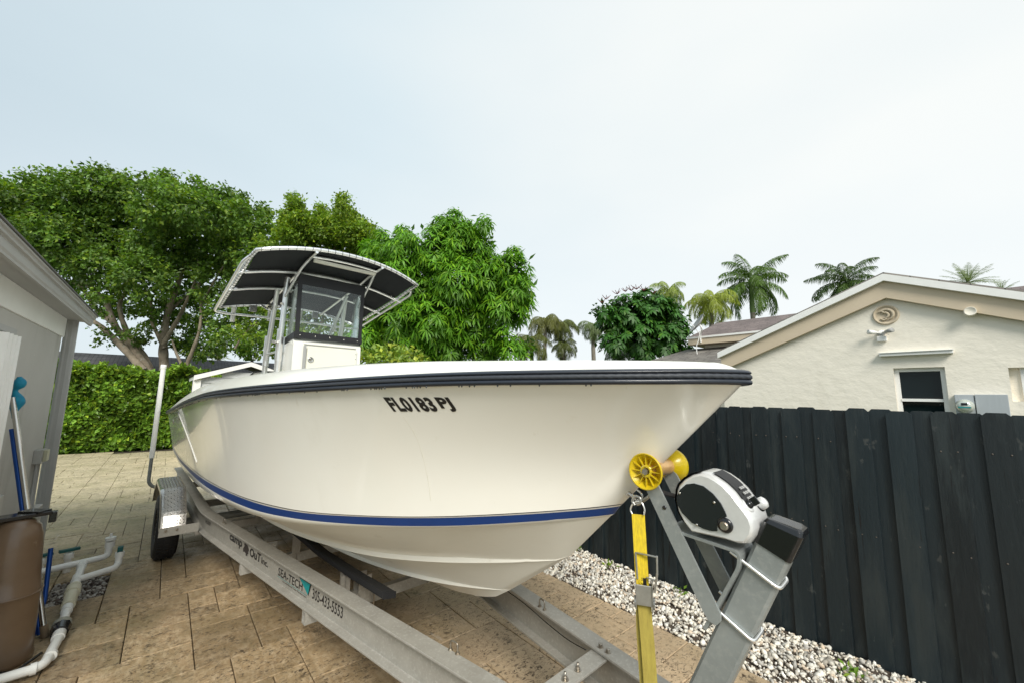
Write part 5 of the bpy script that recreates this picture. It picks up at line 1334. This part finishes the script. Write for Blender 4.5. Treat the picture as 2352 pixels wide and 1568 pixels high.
# ================================================================== foliage
M_LEAF = leafmat('leaf'); M_LEAFG = leafmat('glossy_leaf', .3, .25); M_PALM = leafmat('palm_leaf', .4, .3)
M_BARK = mat('grey_bark', (.34,.28,.21), .9, col2=(.17,.14,.10), var=7, stretch=(1,1,.5), spot=[(5,.58,.08,(.36,.33,.28)), (11,.62,.1,(.07,.055,.04))], bump=(25,.6,.02))
M_PBARK = mat('palm_bark', (.26,.24,.20), .9, col2=(.17,.15,.12), var=5, stretch=(1,1,4), bump=(12,.5,.02))
def unit(a): return a/np.maximum(np.linalg.norm(a, axis=-1, keepdims=True), 1e-9)
def leafcards(P, D, Nn, L, W, seg=1, droop=0.):
    """P base, D direction, Nn facing; returns V, F"""
    D = unit(D); S = unit(np.cross(D, Nn)); n = len(P); Nn = unit(np.cross(S, D))
    L = L[:, None]; W = W[:, None]
    if seg == 1:
        V = np.stack([P, P+D*L*.45+S*W*.5+Nn*W*.12, P+D*L-Nn*L*.08, P+D*L*.45-S*W*.5+Nn*W*.12], 1).reshape(-1, 3)
        F = np.arange(n*4).reshape(n, 4); return V, F, 1
    dn = np.array([0, 0, -1.])
    m_ = P+D*L*.5+dn*L*droop*.25; t_ = P+D*L*.92+dn*L*droop
    V = np.stack([P-S*W*.15, P+S*W*.15, m_+S*W*.5, m_-S*W*.5, t_+S*W*.07, t_-S*W*.07], 1).reshape(-1, 3)
    b = np.arange(n)[:, None]*6
    F = np.concatenate([b+[[0,1,2,3]], b+[[3,2,4,5]]], 1).reshape(-1, 4); return V, F, 2
def crown(name, blobs, parent, per, kleaf, L, W, base, seed, rc=.30, droop=.35, m=M_LEAF, var=.35, yel=.15, mode='leaf', flat=.85, shell=.5):
    rg = np.random.default_rng(seed); VV = []; FF = []; CC = []; off = 0
    for (c, r, dens) in blobs:
        n = max(4, int(per*dens*(r**2)))
        d = unit(rg.normal(size=(n, 3))); rr = r*(shell+(1-shell)*rg.random(n)**.6)*(1+.16*np.sin(d[:, 0]*7+c[0])*np.cos(d[:, 2]*6+c[1]))
        cc = np.array(c)+d*rr[:, None]*[1, 1, flat]
        cb = rg.uniform(1-var, 1+var, n)
        o = np.repeat(np.arange(n), kleaf); N_ = len(o)
        if mode == 'leaf':
            p = cc[o]+rg.normal(size=(N_, 3))*rc*[.55, .55, .38]
            dr = unit(rg.normal(size=(N_, 3))*.8+d[o]*.7+[0, 0, -droop]); nn = unit(rg.normal(size=(N_, 3))*.55+[0, 0, 1.]+d[o]*.5)
            Ls = L*rg.uniform(.65, 1.25, N_); Ws = W*rg.uniform(.7, 1.2, N_); V, F, q = leafcards(p, dr, nn, Ls, Ws)
        else:      # whorls: leaves radiate from the clump centre and hang
            a = np.tile(np.arange(kleaf)*2*np.pi/kleaf, n)+rg.uniform(-.25, .25, N_)+np.repeat(rg.uniform(0, 6, n), kleaf)
            el = rg.uniform(-.35, .45, N_) if mode == 'whorl' else rg.uniform(-.15, .25, N_)
            ax = unit(d+[0, 0, .9]); ux = unit(np.cross(ax, rg.normal(size=(n, 3)))); uy = np.cross(ax, ux)
            dr = ux[o]*np.cos(a)[:, None]+uy[o]*np.sin(a)[:, None]+ax[o]*el[:, None]
            p = cc[o]+dr*.03+ax[o]*rg.uniform(-.06, .06, N_)[:, None]; Ls = L*rg.uniform(.7, 1.15, N_); Ws = W*rg.uniform(.8, 1.2, N_)
            V, F, q = leafcards(p, dr, ax[o]+rg.normal(size=(N_, 3))*.15, Ls, Ws, 2, droop*1.0)
        col = np.array(base)*(cb[o]*rg.uniform(.8, 1.2, N_))[:, None]
        ye = rg.random(N_) < yel; col[ye] *= [1.55, 1.25, .8]
        VV.append(V); FF.append(F+off); CC.append(np.repeat(col, q, 0)); off += len(V)
    return npmesh(name, np.concatenate(VV), np.concatenate(FF), m, np.concatenate(CC), False, parent, 4)
def blobs_px(l, w, dw=1.2, seed=1):
    rd = random.Random(seed); out = []
    for t in l:
        x, y, r = t[:3]; dens = t[3] if len(t) > 3 else 1.
        ww = w+rd.uniform(-dw, dw); c = at(x, y, ww); out.append((tuple(c), r*ww/FPX, dens))
    return out
def limb(mb, pxs, w, r0_, r1_, dws=None):
    P = [at(x, y, w+(dws[i] if dws else 0)) for i, (x, y) in enumerate(pxs)]; P = smooth_path(P, 5); k = len(P)
    mb.tube(P, [.74*lerp(r0_, r1_, i/(k-1))*(1+.10*math.sin(i*1.7)) for i in range(k)], 9)
# big spreading tree on the left
t1 = thing('spreading_tree', 'large dark green tree with many pale limbs behind the left end of the hedge', 'tree', tuple(onz(360, 1000, 0.)*1.0 if False else at(360, 1010, 17)))
BL1 = [(20,470,60),(75,470,70),(150,452,62),(230,445,60),(300,460,60),(375,470,68),(440,475,60),(505,492,60),(565,505,52),(600,535,42),(120,425,22,.8),(235,405,24,.8),(380,425,26,.8),(95,430,20,.6),
       (40,560,70),(120,550,75),(205,545,78),(295,550,80),(385,560,80),(465,570,75),(540,580,65),(600,600,50,.8),(20,620,50,.8),(150,630,50,.8),(240,620,60,.8),(330,640,62,.8),(420,650,65,.7),(500,650,60,.7),(575,670,55,.7),
       (290,700,40,.8),(365,715,44,.7),(440,720,47,.75),(520,720,50,.85),(590,740,48,.9),(330,765,30,.6),(420,775,36,.85),(480,790,36,.9),(200,700,34,.8),(520,770,34,.8),(590,790,40,1.),(230,700,32,.8),(250,770,22,.5),(455,810,24,1.),(60,500,24,1.2),(170,412,18,1.4),(260,415,16,1.4),(385,405,14,1.6),(450,430,20,1.3),(520,445,18,1.3),(555,460,14,1.5),(610,490,16,1.4)]
crown('crown', blobs_px(BL1, 17, 1.8, 3), t1, 78, 24, .165, .11, (.115,.205,.038), 11, rc=.26, droop=.55, yel=.2, var=.5)
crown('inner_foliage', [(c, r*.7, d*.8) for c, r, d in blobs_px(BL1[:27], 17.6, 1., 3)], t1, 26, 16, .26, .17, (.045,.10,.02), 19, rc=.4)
tm = MB()
limb(tm, [(352,940),(340,850),(300,795),(262,745),(240,690),(195,650),(160,610)], 17, .26, .07)
limb(tm, [(352,940),(345,850),(318,800),(290,760),(275,700),(300,650),(310,600)], 17.2, .22, .05)
limb(tm, [(262,745),(225,715),(200,680),(180,655),(130,640)], 17, .12, .04); limb(tm, [(205,690),(212,650),(200,600)], 17, .09, .03)
limb(tm, [(330,850),(275,790),(225,745),(190,730),(150,720)], 16.6, .20, .05)
limb(tm, [(385,950),(378,850),(375,790),(385,720),(410,650),(430,580)], 17.4, .30, .08)
limb(tm, [(375,790),(405,740),(425,700),(450,640),(455,580)], 17, .13, .04); limb(tm, [(378,800),(350,740),(345,690),(320,640)], 17.3, .12, .04)
limb(tm, [(425,950),(428,850),(440,810),(458,760),(462,700),(455,650)], 16.6, .13, .05); limb(tm, [(428,860),(405,810),(395,780)], 16.5, .09, .04); limb(tm, [(462,700),(490,650),(520,600)], 16.8, .08, .03)
limb(tm, [(385,720),(450,660),(500,620),(550,560)], 17.6, .09, .03)
tm.build('trunk', M_BARK, t1)
# upright light green tree in the middle
t2 = thing('feathery_tree', 'light green tree with upright leafy shoots behind the boat canopy', 'tree', tuple(at(700, 1010, 14.5)))
BL2 = [(640,570,48),(690,545,45),(740,555,48),(790,555,45),(832,575,32),(650,640,55),(720,630,55),(790,630,55),(650,720,52,.8),(720,700,58,.8),(800,700,52,.8),(640,790,40,.8),(570,760,30,.5),(700,780,50,.8),(780,780,50,.8)]
for bx, y0b, y1b in ((676,452,520),(688,480,530),(712,500,540),(735,478,540),(750,500,540),(786,452,530),(779,490,540),(806,490,545),(822,505,560),(655,490,540),(838,515,560)):
    for i in range(8): BL2.append((bx+random.uniform(-5,5)+(i*1.2), lerp(y0b, y1b, i/7), 5+i*1.3, 9.))
crown('crown', blobs_px(BL2, 14.2, .8, 5), t2, 105, 28, .12, .07, (.165,.265,.036), 12, rc=.20, droop=.2, yel=.25)
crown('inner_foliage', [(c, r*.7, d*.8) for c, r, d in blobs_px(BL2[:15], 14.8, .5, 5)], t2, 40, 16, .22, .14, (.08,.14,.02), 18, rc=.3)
tm = MB(); limb(tm, [(700,960),(700,850),(690,740),(680,620)], 14.4, .16, .05); limb(tm, [(700,850),(740,740),(760,620),(786,470)], 14.2, .10, .015); limb(tm, [(690,740),(650,680),(640,600)], 14.2, .07, .02); limb(tm, [(690,700),(680,600),(677,460)], 14.2, .05, .01); limb(tm, [(540,800),(558,770),(590,740)],14.4,.05,.02)
tm.build('trunk', M_BARK, t2)
# mango tree
t3 = thing('mango_tree', 'dense bright green mango tree with long drooping leaves right of the canopy', 'tree', tuple(at(1030, 1040, 10.6)))
BL3 = [(1045,545,55),(1000,575,62),(1090,560,48),(930,580,52),(880,580,40),(850,620,42),(905,640,60),(975,650,70),(1050,640,72),(1115,635,62),(1170,620,42),(1185,660,36),(1150,700,60),(1080,720,72),(1000,730,72),(920,720,62),(860,700,50),(1185,720,28),(1040,790,60),(960,800,60),(1110,790,50),(1170,800,30,.8),(880,780,50),(840,770,40),(1200,800,18,.7),(1150,770,28,.7)]
BL3 += [(1042,495,16,1.5),(1015,510,14,1.3),(1112,512,16,1.5),(875,538,14,1.3),(925,535,18,1.3),(1180,582,18,1.4),(1205,640,18,1.2),(1208,690,16,1.2),(845,560,14,1.2)]
crown('crown', blobs_px(BL3, 10.6, .5, 7), t3, 270, 12, .205, .043, (.125,.29,.022), 13, rc=.1, droop=.45, mode='whorl', var=.30, yel=.22, shell=.70)
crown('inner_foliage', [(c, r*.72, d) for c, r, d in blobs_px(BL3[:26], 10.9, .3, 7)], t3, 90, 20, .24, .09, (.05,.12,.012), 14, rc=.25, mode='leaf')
tm = MB(); limb(tm, [(1030,1040),(1030,900),(1025,780),(1035,650)], 10.8, .16, .05); limb(tm, [(1028,800),(960,720),(920,640)], 10.8, .08, .03); limb(tm, [(1028,800),(1110,720),(1150,650)], 10.8, .08, .03)
tm.build('trunk', M_BARK, t3)
# hedge across the back of the patio
def hedge(name, label, x0, x1, y0, y1, hfun, n, L, W, base, seed, group=None):
    rg = np.random.default_rng(seed); root = thing(name, label, 'hedge', ((x0+x1)/2, y0, 0))
    u = rg.random(n); x = rg.uniform(x0, x1, n); h = hfun(x)
    face = rg.random(n)
    front = face < .68; lump = .16*np.sin(x*2.9+u*3)*np.sin(u*8+x)+.09*np.sin(x*7.3+2)*np.sin(u*15)
    y = np.where(front, y0+.12+np.abs(rg.normal(size=n))*.10-lump, rg.uniform(y0, y1, n))
    z = np.where(front, .06+(h-.02)*u, h+rg.normal(size=n)*.10-.05)
    z = np.minimum(z, h+.16)
    P = np.c_[x, y, z]; out = np.where(front[:, None], [[0, -1., .15]], [[0, -.2, 1.]])
    D = unit(rg.normal(size=(n, 3))*.75+out*.5+[0, 0, .15]); Nn = unit(out+rg.normal(size=(n, 3))*.55+[0, 0, .5])
    V, F, q = leafcards(P, D, Nn, L*rg.uniform(.6, 1.3, n), W*rg.uniform(.7, 1.2, n))
    C = np.array(base)*rg.uniform(.45, 1.45, (n, 1))*(1+.25*np.sin(x*3.7)*np.sin(z*4.1))[:, None]; ye = rg.random(n) < .16; C[ye] *= [1.9, 1.45, 1.1]
    npmesh('foliage', V, F, M_LEAFG, C, False, root)
    sh_ = []
    for i in range(int((x1-x0)*9)):
        xx = rg.uniform(x0, x1); hh = float(hfun(np.array([xx]))[0]); yy = y0+rg.uniform(-.12, .8); q = rg.uniform(.06, .30)
        for j in range(5): sh_.append(((xx+j*.03*rg.uniform(-1, 1), yy, hh-.05+q*j/4), .05, 1.))
    crown('shoots', sh_, root, 1500, 3, L*.9, W*.8, (base[0]*1.25, base[1]*1.15, base[2]), seed+1, rc=.06, droop=-.4, m=M_LEAFG)
    st = MB()
    for i in range(int((x1-x0)*5)):
        xx = x0+(i+.5)/5; hh = float(hfun(np.array([xx]))[0])
        for k in range(2):
            st.tube([(xx+random.uniform(-.1,.1), y0+.4+.3*k, 0), (xx+random.uniform(-.2,.2), y0+.35+.3*k, hh*.5), (xx+random.uniform(-.3,.3), y0+.3+.3*k, hh*.92)], [.02,.014,.006], 5)
    st.build('stems', M_BARK, root)
    # dense inner leaves
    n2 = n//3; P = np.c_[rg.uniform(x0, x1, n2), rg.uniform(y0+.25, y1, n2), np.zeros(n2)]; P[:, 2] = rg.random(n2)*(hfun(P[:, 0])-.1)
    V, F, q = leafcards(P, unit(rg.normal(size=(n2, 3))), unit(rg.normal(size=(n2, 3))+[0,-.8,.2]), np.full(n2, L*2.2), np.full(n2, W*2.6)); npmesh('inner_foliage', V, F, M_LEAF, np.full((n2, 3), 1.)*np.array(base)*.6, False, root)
    return root
hx = lambda x: 2.44+.13*np.sin(x*1.7+.5)+.08*np.sin(x*4.3)-.12*np.clip((x-.3), 0, 1.5)+.20*np.exp(-((x+1.7)/.5)**2)
hedge('hedge', 'thick clipped green hedge across the back of the patio behind the trailer', -4.6, 3.9, 17.9, 19.2, hx, 34000, .15, .115, (.15,.27,.034), 21)
# broad-leaved shrub showing above the foredeck
t4 = thing('broadleaf_shrub', 'pale broad leaved shrub showing between the console and the mango tree', 'shrub', tuple(at(890, 1000, 12.2)))
crown('crown', blobs_px([(850,822,18),(880,818,20),(905,815,22),(930,820,20),(955,822,16),(870,835,22),(920,838,24),(960,835,16),(840,830,16)], 9.4, .3, 9), t4, 260, 10, .13, .085, (.24,.34,.07), 31, rc=.16, droop=-.5, yel=.3)
MB().tube([at(890, 1050, 9.4), at(892, 930, 9.4), at(895, 840, 9.4)], [.03,.02,.01], 6).build('stem', M_BARK, t4)
# umbrella tree
t5 = thing('umbrella_tree', 'round dark umbrella tree with red flower spikes left of the yellow palm', 'tree', tuple(at(1480, 1010, 15.5)))
BL5 = [(1440,715,48),(1490,705,50),(1530,725,45),(1405,740,36),(1460,760,52),(1520,770,50),(1410,785,30),(1555,760,30),(1480,800,40),(1560,795,24),(1390,715,20,.7)]
crown('crown', blobs_px(BL5, 15.5, .7, 11), t5, 120, 10, .23, .10, (.055,.155,.028), 41, rc=.1, droop=.4, mode='umbrella', yel=.10)
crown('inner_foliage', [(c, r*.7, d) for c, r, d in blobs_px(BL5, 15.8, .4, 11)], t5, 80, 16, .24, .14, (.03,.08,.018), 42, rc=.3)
tm = MB(); limb(tm, [(1480,1010),(1480,880),(1478,780)], 15.6, .14, .06); limb(tm, [(1560,860),(1562,800),(1540,760)], 15.6, .05, .03); tm.build('trunk', M_BARK, t5)
M_RED = mat('dark_red_flower', (.12,.02,.015), .7)
for (x, y) in ((1383,688),(1392,680),(1418,668),(1437,662),(1462,657),(1478,660),(1500,668),(1450,660)):
    c = at(x, y+8, 15.3); mb = MB()
    for k in range(5): a = k*1.3+x*1.7; l_ = .12+.1*((k*7+x) % 3)/2; mb.tube([c, c+Vector((math.cos(a)*l_*.5, math.sin(a)*l_*.5, .06)), c+Vector((math.cos(a)*l_, math.sin(a)*l_, .10+l_*.3))], [.016,.013,.008], 5)
    mb.build('flower_spike', M_RED, t5)
# ---------------- palms
def frond_mesh(name, Lf, el, bend, nl, ll, lw, col, seed, hang=.5, flat=False):
    rg = np.random.default_rng(seed); K = 16; pts = []; p = np.zeros(3); a = el
    for i in range(K+1):
        pts.append(p.copy()); p = p+np.array([math.cos(a), 0, math.sin(a)])*Lf/K; a -= bend/K*(1+.6*i/K)
    pts = np.array(pts); VV = []; FF = []; CC = []; off = 0
    ts = np.linspace(.14, 1., nl); idx = ts*K; i0 = np.minimum(idx.astype(int), K-1); fr = idx-i0
    P = pts[i0]*(1-fr[:, None])+pts[i0+1]*fr[:, None]; T = unit(pts[i0+1]-pts[i0]); U = unit(np.cross(T, [0, 1, 0.]))*-1
    for sg in (1, -1):
        le = ll*np.sin(np.pi*np.clip(ts*.86+.12, 0, 1))**.6*rg.uniform(.85, 1.1, nl)
        D = unit(T*rg.uniform(.3,.9,(nl,1))+np.array([0, 1., 0])*sg*.95+U*rg.uniform(-.1, .45, (nl, 1)))
        V, F, q = leafcards(P, D, U+rg.normal(size=(nl, 3))*.45, le, np.full(nl, lw), 2, hang)
        VV.append(V); FF.append(F+off); off += len(V); CC.append(np.repeat(np.array(col)*rg.uniform(.75, 1.25, (nl, 1)), 2, 0))
    # rachis
    rv = []; rf = []
    for i in range(K+1):
        w = .022*(1-.85*i/K); rv += [pts[i]+[0, w, 0], pts[i]+[0, -w, 0], pts[i]+[0, -w, -w], pts[i]+[0, w, -w]]
    for i in range(K):
        for j in range(4): rf.append([i*4+j, i*4+(j+1) % 4, i*4+4+(j+1) % 4, i*4+4+j])
    VV.append(np.array(rv)); FF.append(np.array(rf)+off); CC.append(np.tile(np.array(col)*1.3, (len(rf), 1)))
    return np.concatenate(VV), np.concatenate(FF), np.concatenate(CC)
fcache = {}
def palm(label, px, py, w, Lf, seed, col, name='palm_tree', nf=21, style='royal', trunk_r=.13, group='palms rising behind the houses and trees', base_py=1000):
    rd = random.Random(seed); c = at(px, py, w); root = thing(name, label, 'palm tree', (c.x, c.y, 0), 0, group)
    mt = MB(); H = c.z
    mt.tube([(c.x+.15*math.sin(seed), c.y, 0), (c.x+.08*math.sin(seed), c.y, H*.5), (c.x, c.y, H*.80)], [trunk_r*1.3, trunk_r*1.1, trunk_r], 12); mt.build('trunk', M_PBARK, root)
    if style == 'royal':
        MB().tube([(c.x, c.y, H*.80-.1), (c.x, c.y, H-.35), (c.x, c.y, H)], [trunk_r*1.1, trunk_r*.9, trunk_r*.35], 12).build('crownshaft', mat('crownshaft_green', (.12,.20,.05), .5), root)
    else:
        MB().tube([(c.x, c.y, H*.80-.1), (c.x, c.y, H)], [trunk_r, trunk_r*.8], 12).build('crown_base', M_PBARK, root)
    for i in range(nf):
        f = i/(nf-1)
        el = {'royal': lerp(1.5, -.55, f**.85), 'fan': lerp(1.4, -.3, f), 'droop': lerp(1.2, -.35, f)}[style]+rd.uniform(-.12, .12)
        bend = {'royal': 1.25, 'fan': .55, 'droop': 1.9}[style]*rd.uniform(.8, 1.25)
        key = (style, round(el*3), tuple(col), round(Lf, 1))
        if key not in fcache:
            ll, lw, hg, nl = {'royal': (.22, .0165, .8, 72), 'fan': (.22, .009, .15, 50), 'droop': (.26, .0155, 1.0, 66)}[style]
            V, F, C = frond_mesh('f', Lf, el, bend, nl, ll*Lf, lw*Lf, col, seed+i, hg)
            o = npmesh('frond', V, F, M_PALM, C, False, None); o.parent = root; fcache[key] = o
        else: o = inst(fcache[key], 'frond', root)
        o.location = (0, 0, H-.05); s = rd.uniform(.88, 1.1); o.scale = (s, s, s); o.rotation_euler = (0, 0, i*2.399+rd.uniform(-.2, .2))
    return root
palm('tall royal palm with full dark crown left of the gable slope', 1724, 648, 24, 2.35, 1, (0.087,0.158,0.021), nf=24)
palm('royal palm half hidden behind the rising cream gable', 1943, 648, 25, 2.3, 2, (0.063,0.112,0.021), nf=21)
palm('yellow green palm with hanging fronds above the satellite dish', 1632, 690, 21, 1.55, 3, (0.289,0.340,0.051), nf=21, style='droop')
palm('small palm rising behind the umbrella tree', 1535, 668, 22, 1.2, 4, (0.255,0.323,0.068), nf=18, style='droop')
palm('grey green palm right of the mango tree with a bare spear', 1252, 738, 19, 1.15, 5, (0.135,0.145,0.033), nf=18, style='droop', trunk_r=.09)
palm('second slim palm right of the mango tree', 1290, 745, 20, 1.1, 6, (0.111,0.138,0.029), nf=18, style='droop', trunk_r=.08)
palm('low palm beneath the two slim palms', 1296, 790, 19.5, .9, 7, (0.095,0.119,0.029), nf=16, style='droop', trunk_r=.08)
palm('pale drooping palm between slim palms and umbrella tree', 1362, 748, 20, 1.05, 8, (0.153,0.204,0.085), nf=17, style='droop', trunk_r=.10)
palm('short palm tucked against the mango tree foot', 1222, 780, 18, 1.2, 9, (0.111,0.131,0.024), nf=16, style='droop', trunk_r=.09)
palm('spiky pale palm crown peeking over the right roof slope', 2222, 648, 22, 1.25, 10, (0.221,0.272,0.153), nf=27, style='fan', trunk_r=.14)
palm('thin palm tips at the far right of the roof', 2300, 668, 24, .9, 11, (0.221,0.272,0.153), nf=16, style='fan', trunk_r=.14)
palm('small bushy palm above the dark roof behind the hedge', 503, 818, 26, .85, 12, (0.289,0.340,0.085), nf=27, style='fan', trunk_r=.14)
palm('dark leafy palm clump under the umbrella tree', 1420, 812, 17, .8, 13, (0.063,0.119,0.024), nf=16, style='droop', trunk_r=.08)

# ---------------- small weeds in the gravel, water drops under the rail, twigs on the paving
for k, (px, py, lab) in enumerate(((1325, 1268, 'leafy green weed at the foot of the fence beside the bow'), (1395, 1302, 'small weed sprig between pebbles near the fence'), (1560, 1368, 'single green weed growing in the white gravel'), (1965, 1560, 'low green weed at the lower end of the gravel bed'))):
    c = onz(px, py, .03); w_ = thing('weed', lab, 'weed', (c.x, c.y, .02), 0, 'weeds in the gravel')
    crown('leaves', [((c.x, c.y, .05), .05, 1)], w_, 3200, 3, .05, .028, (.14,.25,.03), 60+k, rc=.04, droop=-.3)
    MB().tube([(c.x, c.y, .0), (c.x+.01, c.y, .06)], [.003,.001], 5).build('stem', M_BARK, w_)
mb = MB()
for k in range(60):
    p, n = RPf[random.randint(120, 430)]; mb.lathe([(0,-.006),(.0035,-.002),(.003,.003),(0,.005)], p+n*random.uniform(.014, .024)+Vector((0,0,-.010)), (0,0,1), 6)
tag(mb.build('water_drop', mat('rain_drop', (.05,.06,.07), .05, coat=1.), boat, world=False), kind='stuff')

mb = MB()
for o in [c for c in fence.children if c.name.startswith('fence_board') and abs(c.location.x) < .01 and c.location.y < 0]:
    for zz in (1.62, .95):
        for dy in (-.04, .04):
            mb.lathe([(0,.0),(.0055,.0),(.0045,-.003),(0,-.0035)], (4.15-.0095, 6+o.location.y+dy, zz+random.uniform(-.02,.02)), (1,0,0), 6)
tag(mb.build('nail_heads', mat('rusty_nail', (.09,.075,.06), .6), fence), kind='stuff')
